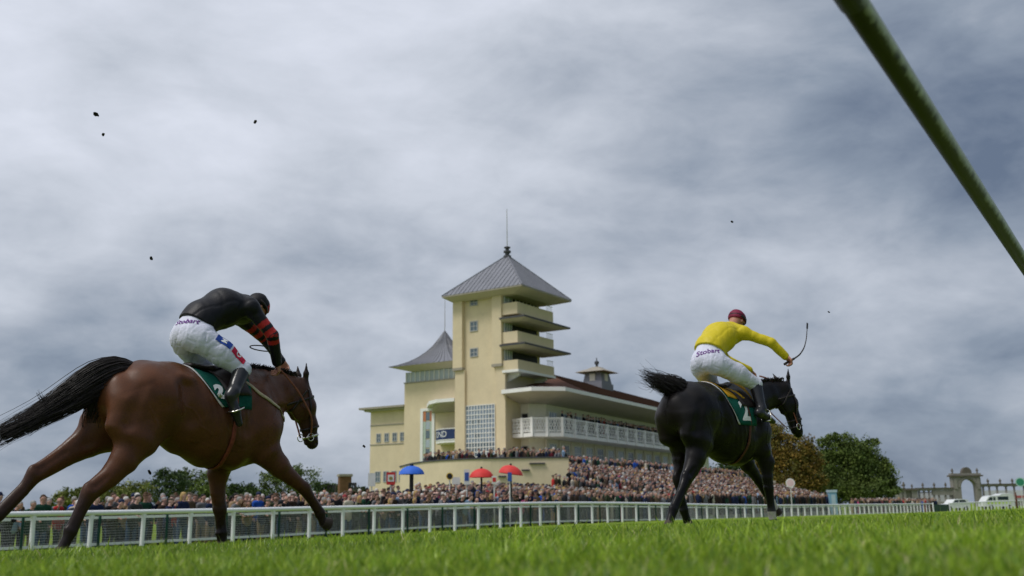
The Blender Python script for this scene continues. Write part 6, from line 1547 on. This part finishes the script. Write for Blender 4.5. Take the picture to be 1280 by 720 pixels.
def person_proto(pose):
    """standing figure, x forward, feet at z 0. material slots: coat, trousers, skin, shoe"""
    r = np.random.default_rng(pose); c0, c1, c2, c3 = (1, 0, 0, 0), (0, 1, 0, 0), (0, 0, 1, 0), (0, 0, 0, 1)
    lean = (.0, .16, .05, .0, .30, .03)[pose]
    H = lambda x, y, z: (x + lean * max(0, z - .9) / .6, y, z - (.05 if pose == 1 else .13 if pose == 4 else 0) * max(0, z - .9) / .6)
    pr = [prim(H(0, 0, .98), H(0, 0, 1.20), (.165, .13), (.155, .12), k=.06, col=c0), prim(H(0, 0, 1.20), H(0, 0, 1.40), (.16, .125), (.18, .105), k=.05, col=c0), prim(H(0, -.14, 1.42), H(0, .14, 1.42), .075, .075, k=.05, col=c0),
          prim(H(0, 0, .98), H(0, 0, .80), (.17, .135), (.175, .14), k=.05, col=c0), prim(H(.0, 0, 1.45), H(.02, 0, 1.56), .058, .055, k=.03, col=c2)]
    for s in (-1, 1):
        st = .03 * s * (1 if pose % 2 else -1)
        pr += [prim((0, .09 * s, .88), (.01 + st, .10 * s, .48), .088, .065, k=.03, col=c1), prim((.01 + st, .10 * s, .48), (-.01 + st, .105 * s, .09), .064, .045, k=.02, col=c1), prim((-.03 + st, .105 * s, .045), (.14 + st, .12 * s, .035), (.045, .04), (.042, .03), k=.02, col=c3)]
        sh = H(0, .19 * s, 1.40)
        if pose == 0: el, wr = H(-.02, .25 * s, 1.13), H(.08, .24 * s, .90)
        elif pose in (1, 4): el, wr = H(.10, .27 * s, 1.16), H(.34, .16 * s, 1.10)
        elif pose == 2: el, wr = (H(.16, .28 * s, 1.18), H(.24, .10 * s, 1.50)) if s > 0 else (H(.14, .27 * s, 1.18), H(.22, .09 * s, 1.48))
        elif pose == 3: el, wr = H(.06, .26 * s, 1.14), H(.22, -.06 * s, 1.16 + .03 * s)
        else: el, wr = (H(.12, .26 * s, 1.20), H(.26, .2 * s, 1.42)) if s > 0 else (H(-.02, .25 * s, 1.13), H(.06, .24 * s, .90))
        pr += [prim(sh, el, .068, .055, k=.04, col=c0), prim(el, wr, .054, .042, k=.02, col=c0)]
        d = np.array(wr) - np.array(el); d /= np.linalg.norm(d); w2 = np.array(wr) + d * .03
        pr += [prim(w2, w2 + d * .07, (.042, .024), (.038, .02), k=.01, col=c2)]
        for f in range(4): o = np.array((0, (f - 1.5) * .019, 0)); pr.append(prim(w2 + d * .07 + o, w2 + d * .13 + o + (0, 0, -.02), .010, .009, k=.006, col=c2))
        pr.append(prim(w2 + d * .01 + (0, -.035 * s, 0), w2 + d * .07 + (0, -.055 * s, -.01), .013, .011, k=.008, col=c2))
    hc = H(.03, 0, 1.66)
    hp, P = head_prims(hc, (1, 0, -.05), (.05, 0, 1), c2)
    pr += hp
    V, Q = sdf(pr, .019, disp=lambda Pq: q_noise(Pq, 20, pose, 5) * .006 * (Pq[..., 2] < 1.42)); V = relax(V, Q, 1, .3)
    cen = V[Q].mean(1); cp = [p for p in pr if p['col'] is not None]
    D_ = np.stack([prim_dist(p, cen.astype(np.float32)) for p in cp], 1); mi = np.array([int(np.argmax(p['col'])) for p in cp])[D_.argmin(1)]
    me = raw('body', V, Q, [M_coats['navy'], M_trs['dark'], M_skins[0], M_dkpole], smooth=True, mi=mi)
    return me, hc
def hair_proto(kind):
    hc = np.array((0, 0, 0.)); lt = (0, 1, 0)
    P = lambda x, y, z: np.array((x, y, z))
    if kind == 'short': pr = [prim(P(-.025, 0, .045), P(.008, 0, .05), (.084, .094), (.076, .082), k=.02), prim(P(-.07, 0, .0), P(-.06, 0, -.04), (.062, .04), (.05, .03), k=.02), dict(prim(P(.14, 0, -.03), P(.10, 0, -.05), (.12, .10), k=.02), cut=True)]
    elif kind == 'long': pr = [prim(P(-.028, 0, .045), P(.008, 0, .05), (.09, .098), (.082, .088), k=.02), prim(P(-.05, .06, .0), P(-.04, .075, -.15), (.045, .05), (.035, .035), k=.04), prim(P(-.05, -.06, .0), P(-.04, -.075, -.15), (.045, .05), (.035, .035), k=.04), prim(P(-.08, 0, .0), P(-.07, 0, -.15), (.07, .04), (.06, .03), k=.04), dict(prim(P(.15, 0, -.02), P(.12, 0, -.10), (.11, .10), k=.02), cut=True)]
    elif kind == 'fringe': pr = [prim(P(-.06, .062, .01), P(-.02, .076, .0), (.02, .035), (.014, .03), k=.03), prim(P(-.06, -.062, .01), P(-.02, -.076, .0), (.02, .035), (.014, .03), k=.03), prim(P(-.085, 0, .0), P(-.08, 0, -.03), (.065, .022), (.055, .02), k=.03)]
    elif kind == 'flatcap': pr = [prim(P(-.04, 0, .085), P(.05, 0, .082), (.094, .045), (.088, .032), k=.04), prim(P(.09, 0, .062), P(.135, 0, .052), (.07, .010), (.05, .008), k=.02), prim(P(-.06, 0, .03), P(-.05, 0, .0), (.068, .035), (.055, .03), k=.03)]
    elif kind == 'cap': pr = [prim(P(-.02, 0, .07), P(.0, 0, .075), (.09, .095), (.085, .088), k=.03), prim(P(.09, 0, .06), P(.15, 0, .045), (.06, .008), (.045, .006), k=.02), dict(prim(P(.1, 0, -.06), P(-.1, 0, -.06), (.2, .08), k=.01), cut=True)]
    else: pr = [prim(P(-.01, 0, .08), P(-.01, 0, .115), (.085, .085), (.072, .07), k=.02), prim(P(-.01, -.06, .062), P(-.01, .06, .062), (.08, .145), (.08, .145), k=.01, lat=(0, 0, 1))]; pr[1] = prim(P(-.11, 0, .062), P(.10, 0, .055), (.13, .010), (.12, .010), k=.02)
    V, Q = sdf(pr, .012, disp=lambda Pq: q_noise(Pq, 70, 3, 5) * .003); V = relax(V, Q, 1, .3)
    return raw('hat' if kind in ('flatcap', 'cap', 'brim') else 'hair', V, Q, M_hairs['grey haired'], smooth=True)
PROT = [person_proto(i) for i in range(6)]
HPRO = {k: hair_proto(k) for k in ('short', 'long', 'fringe', 'flatcap', 'cap', 'brim')}
POSED = ['with arms at the sides', 'leaning on the barrier', 'raising binoculars', 'with folded arms', 'leaning far forward', 'with one hand raised']
MARKS = [(75, 'under the stretched hind leg of the bay'), (135, "beside the bay horse's near hind leg"), (200, "under the bay horse's flank"), (262, "under the bay horse's belly"), (292, "behind the bay's straight foreleg"), (370, "between the bay horse's forelegs"), (420, "at the bay's reaching forehoof"),
         (455, 'below the brick chimney tower'), (498, 'below the low wing'), (530, 'below the blue umbrella'), (582, 'between the blue and red umbrellas'), (618, 'below the level red umbrella'), (662, 'below the tilted red umbrella'), (2000, 'where the podium wall meets the terrace')]
cr = np.random.default_rng(77)
spots = []
def stand_z(a, b): return float(ground(a, b)) - .10
for a_lo, a_hi, rows in ((12.6, 20, 4), (20, 30, 6), (30, 40, 8), (40, 50, 10), (50, 64, 12)):
    for k in range(rows):
        a = a_lo + cr.uniform(0, .4)
        while a < a_hi:
            b = 27.55 + k * .76 + cr.normal(0, .07)
            if b > 36.9: break
            if cr.uniform() < (.93 if k else .9): spots.append((a + cr.normal(0, .06), b, k))
            a += cr.uniform(.48, .68) if a > 22 else cr.uniform(.5, .95)
spots = [(a, b, k) for a, b, k in spots if project(W(a, b, 1.6))[0] > -12]
spots.sort(key=lambda s: s[0] ** 2 + s[1] ** 2)
used = {}
kc, kh = list(COATS), list(HAIRS)
NIND = 296
for i, (a, b, k) in enumerate(spots[:NIND]):
    x = project(W(a, b, 1.6))[0]; mk = [m for lim, m in MARKS if x < lim][0]; us = used.setdefault((mk, min(k, 2)), set())
    for _ in range(200):
        h = cr.choice(kh, p=np.array(HAIRW) / sum(HAIRW)); c = cr.choice(kc, p=np.array(COATW) / sum(COATW))
        if (h, c) not in us: break
    us.add((h, c))
    pose = int(cr.choice([1, 4, 3, 0, 2, 5], p=[.36, .40, .06, .05, .09, .04])) if k == 0 else int(cr.choice([0, 3, 2, 5, 1], p=[.5, .2, .14, .08, .08]))
    src, hc = PROT[pose]; sc = cr.uniform(.90, 1.01) * (1.0 if cr.uniform() > .12 else .93)
    face = PSI - math.pi / 2 + cr.normal(.12, .35)
    z = stand_z(a, b)
    o = empty('person', W(a, b, z), face); o.scale = (sc,) * 3
    row = ('front row', 'second row', 'back rows')[min(k, 2)]
    lab = f"{h} racegoer in {c} coat, {row}, {mk}"
    if len(lab.split()) > 16: lab = lab.replace(" coat,", ",").replace(" the ", " ", 1) if len(lab.split()) > 17 else lab.replace(" coat,", ",")
    tag(o, lab, 'person', 'racegoers standing behind the rail')
    bo = bpy.data.objects.new('body', src.data); C.objects.link(bo); bo.parent = o
    sk_ = M_skins[int(cr.choice(4, p=[.4, .25, .3, .05]))]
    for j, mm in enumerate((M_coats[c], M_trs[str(cr.choice(['dark', 'denim', 'tan'], p=[.6, .25, .15]))], sk_, M_dkpole)): bo.material_slots[j].link = 'OBJECT'; bo.material_slots[j].material = mm
    hk = HAIRS[h][0]; ho = bpy.data.objects.new('hat' if hk in ('flatcap', 'cap', 'brim') else 'hair', HPRO[hk].data); C.objects.link(ho); ho.parent = o; ho.location = hc; ho.material_slots[0].link = 'OBJECT'; ho.material_slots[0].material = M_hairs[h]
for src, _ in PROT: bpy.data.objects.remove(src)
for h in HPRO.values(): bpy.data.objects.remove(h)

# the rest of the crowd is past counting: one mass of small figures
def lowfig(pose):
    V = []; F = []; Tg = []
    def rings(prof, n, tg, off=(0, 0)):
        k0 = len(V)
        for (rx, ry, z, x) in prof:
            for i in range(n): t = 2 * math.pi * i / n; V.append((x + off[0] + rx * math.cos(t), off[1] + ry * math.sin(t), z)); Tg.append(tg)
        for j in range(len(prof) - 1):
            for i in range(n): a = k0 + j * n + i; b = k0 + j * n + (i + 1) % n; F.append((a, b, b + n, a + n))
    rings([(.12, .14, .02, 0), (.13, .17, .8, 0), (.13, .17, 1.1, 0), (.12, .21, 1.36, 0), (.07, .12, 1.47, 0), (.04, .05, 1.50, 0)], 7, 0)
    rings([(.045, .05, 1.46, .01), (.055, .055, 1.54, .02), (.098, .086, 1.62, .03), (.105, .088, 1.68, .02), (.06, .05, 1.75, .02)], 7, 1)
    rings([(.110, .096, 1.68, -.018), (.106, .092, 1.74, -.01), (.06, .05, 1.785, 0), (.005, .005, 1.80, 0)], 7, 2)
    for s in (-1, 1):
        if pose == 1: rings([(.05, .05, 1.38, .02), (.05, .05, 1.2, .14), (.035, .035, 1.45, .2), (.03, .03, 1.55, .19)], 5, 0, (0, .2 * s)); 
        else: rings([(.055, .05, 1.38, 0), (.05, .05, 1.12, .02), (.04, .04, .95, .09)], 5, 0, (0, .22 * s))
    return np.array(V), np.array(F), np.array(Tg)
LF = [lowfig(0), lowfig(1)]
mass = list((a, b, float(ground(a, b)), 0) for a, b, k in spots[NIND:])
for i in range(13):
    a = 61.8 + cr.uniform(0, .3) if i < 9 else 66.9
    while a < 117.5:
        bl = 28.6 + i * .98 + .5 + (SK * .9 * (a - 64) if a > 64 else 0)
        if cr.uniform() < .95: mass.append((a, bl + cr.normal(0, .12), tz(i) if a > 64 else float(ground(a, bl)) + .1 * i, 0))
        a += cr.uniform(.42, .62)
for k in range(3):
    a = 67.3
    while a < 130: mass.append((a, bb_ + .5 + k * .8 + SK * .957 * (a - 67.2) + cr.normal(0, .1), 3.72, 0)) if cr.uniform() < .8 else None; a += cr.uniform(.5, 1.0)
for p in dense([(*q, 0) for q in es], 130)[:, :2]:
    if 37.9 < p[1] < 50.8 and cr.uniform() < (.95 if p[1] < 47 else .5): mass.append((p[0] + .45 + cr.normal(0, .08), p[1] + cr.normal(0, .05) + .1, 3.72 + cr.uniform(-.1, .1), 0))
for k in range(2):
    a = 89.0
    while a < 139: mass.append((a, sk(a, 51.0 + k * .8), 8.75 + .3 * k, 0)) if cr.uniform() < (.85 if a > 93 else .45) else None; a += cr.uniform(.45, .8)
for k in range(4):
    a = 118.0
    while a < 152: mass.append((a, 28.2 + k * .9 + cr.normal(0, .12), float(ground(a, 28.2)), 0)) if cr.uniform() < (.9 if a < 135 else .6) else None; a += cr.uniform(.45, .8)
Vs = []; Fs = []; Cs = []; off = 0
hcl = np.array([c for _, c in HAIRS.values()]) * .85; hw = np.array(HAIRW) / sum(HAIRW); ccl = np.array(list(COATS.values())); cw = np.array(COATW) / sum(COATW)
for (a, b, z, _) in mass:
    V, F, Tg = LF[1 if cr.uniform() < .16 else 0]; th = PSI - math.pi / 2 + cr.normal(.1, .45); c, s = math.cos(th), math.sin(th); sc = cr.uniform(.93, 1.06)
    w = W(a, b, z); R = np.stack([(V[:, 0] * c - V[:, 1] * s) * sc + w.x, (V[:, 0] * s + V[:, 1] * c) * sc + w.y, V[:, 2] * sc + w.z], 1)
    cc = np.stack([ccl[cr.choice(len(ccl), p=cw)], np.array(SKINS[int(cr.choice(4, p=[.4, .2, .35, .05]))]) * cr.uniform(.9, 1.1), hcl[cr.choice(len(hcl), p=hw)]]); Vs.append(R); Fs.append(F + off); Cs.append(cc[Tg]); off += len(V)
M_crowd = mat('distant_clothing', (.1, .1, .1), .8, .2, attr='Col', noise=(3, .15))
tag(raw('crowd', np.concatenate(Vs), np.concatenate(Fs), M_crowd, smooth=True, col=np.concatenate(Cs)), 'dense crowd of racegoers on the lawn, terrace and balconies of the stand', 'crowd', kind='stuff')
print('people', len(spots), 'mass', len(mass))
print('TRIS', sum(len(m.polygons) for m in bpy.data.meshes))
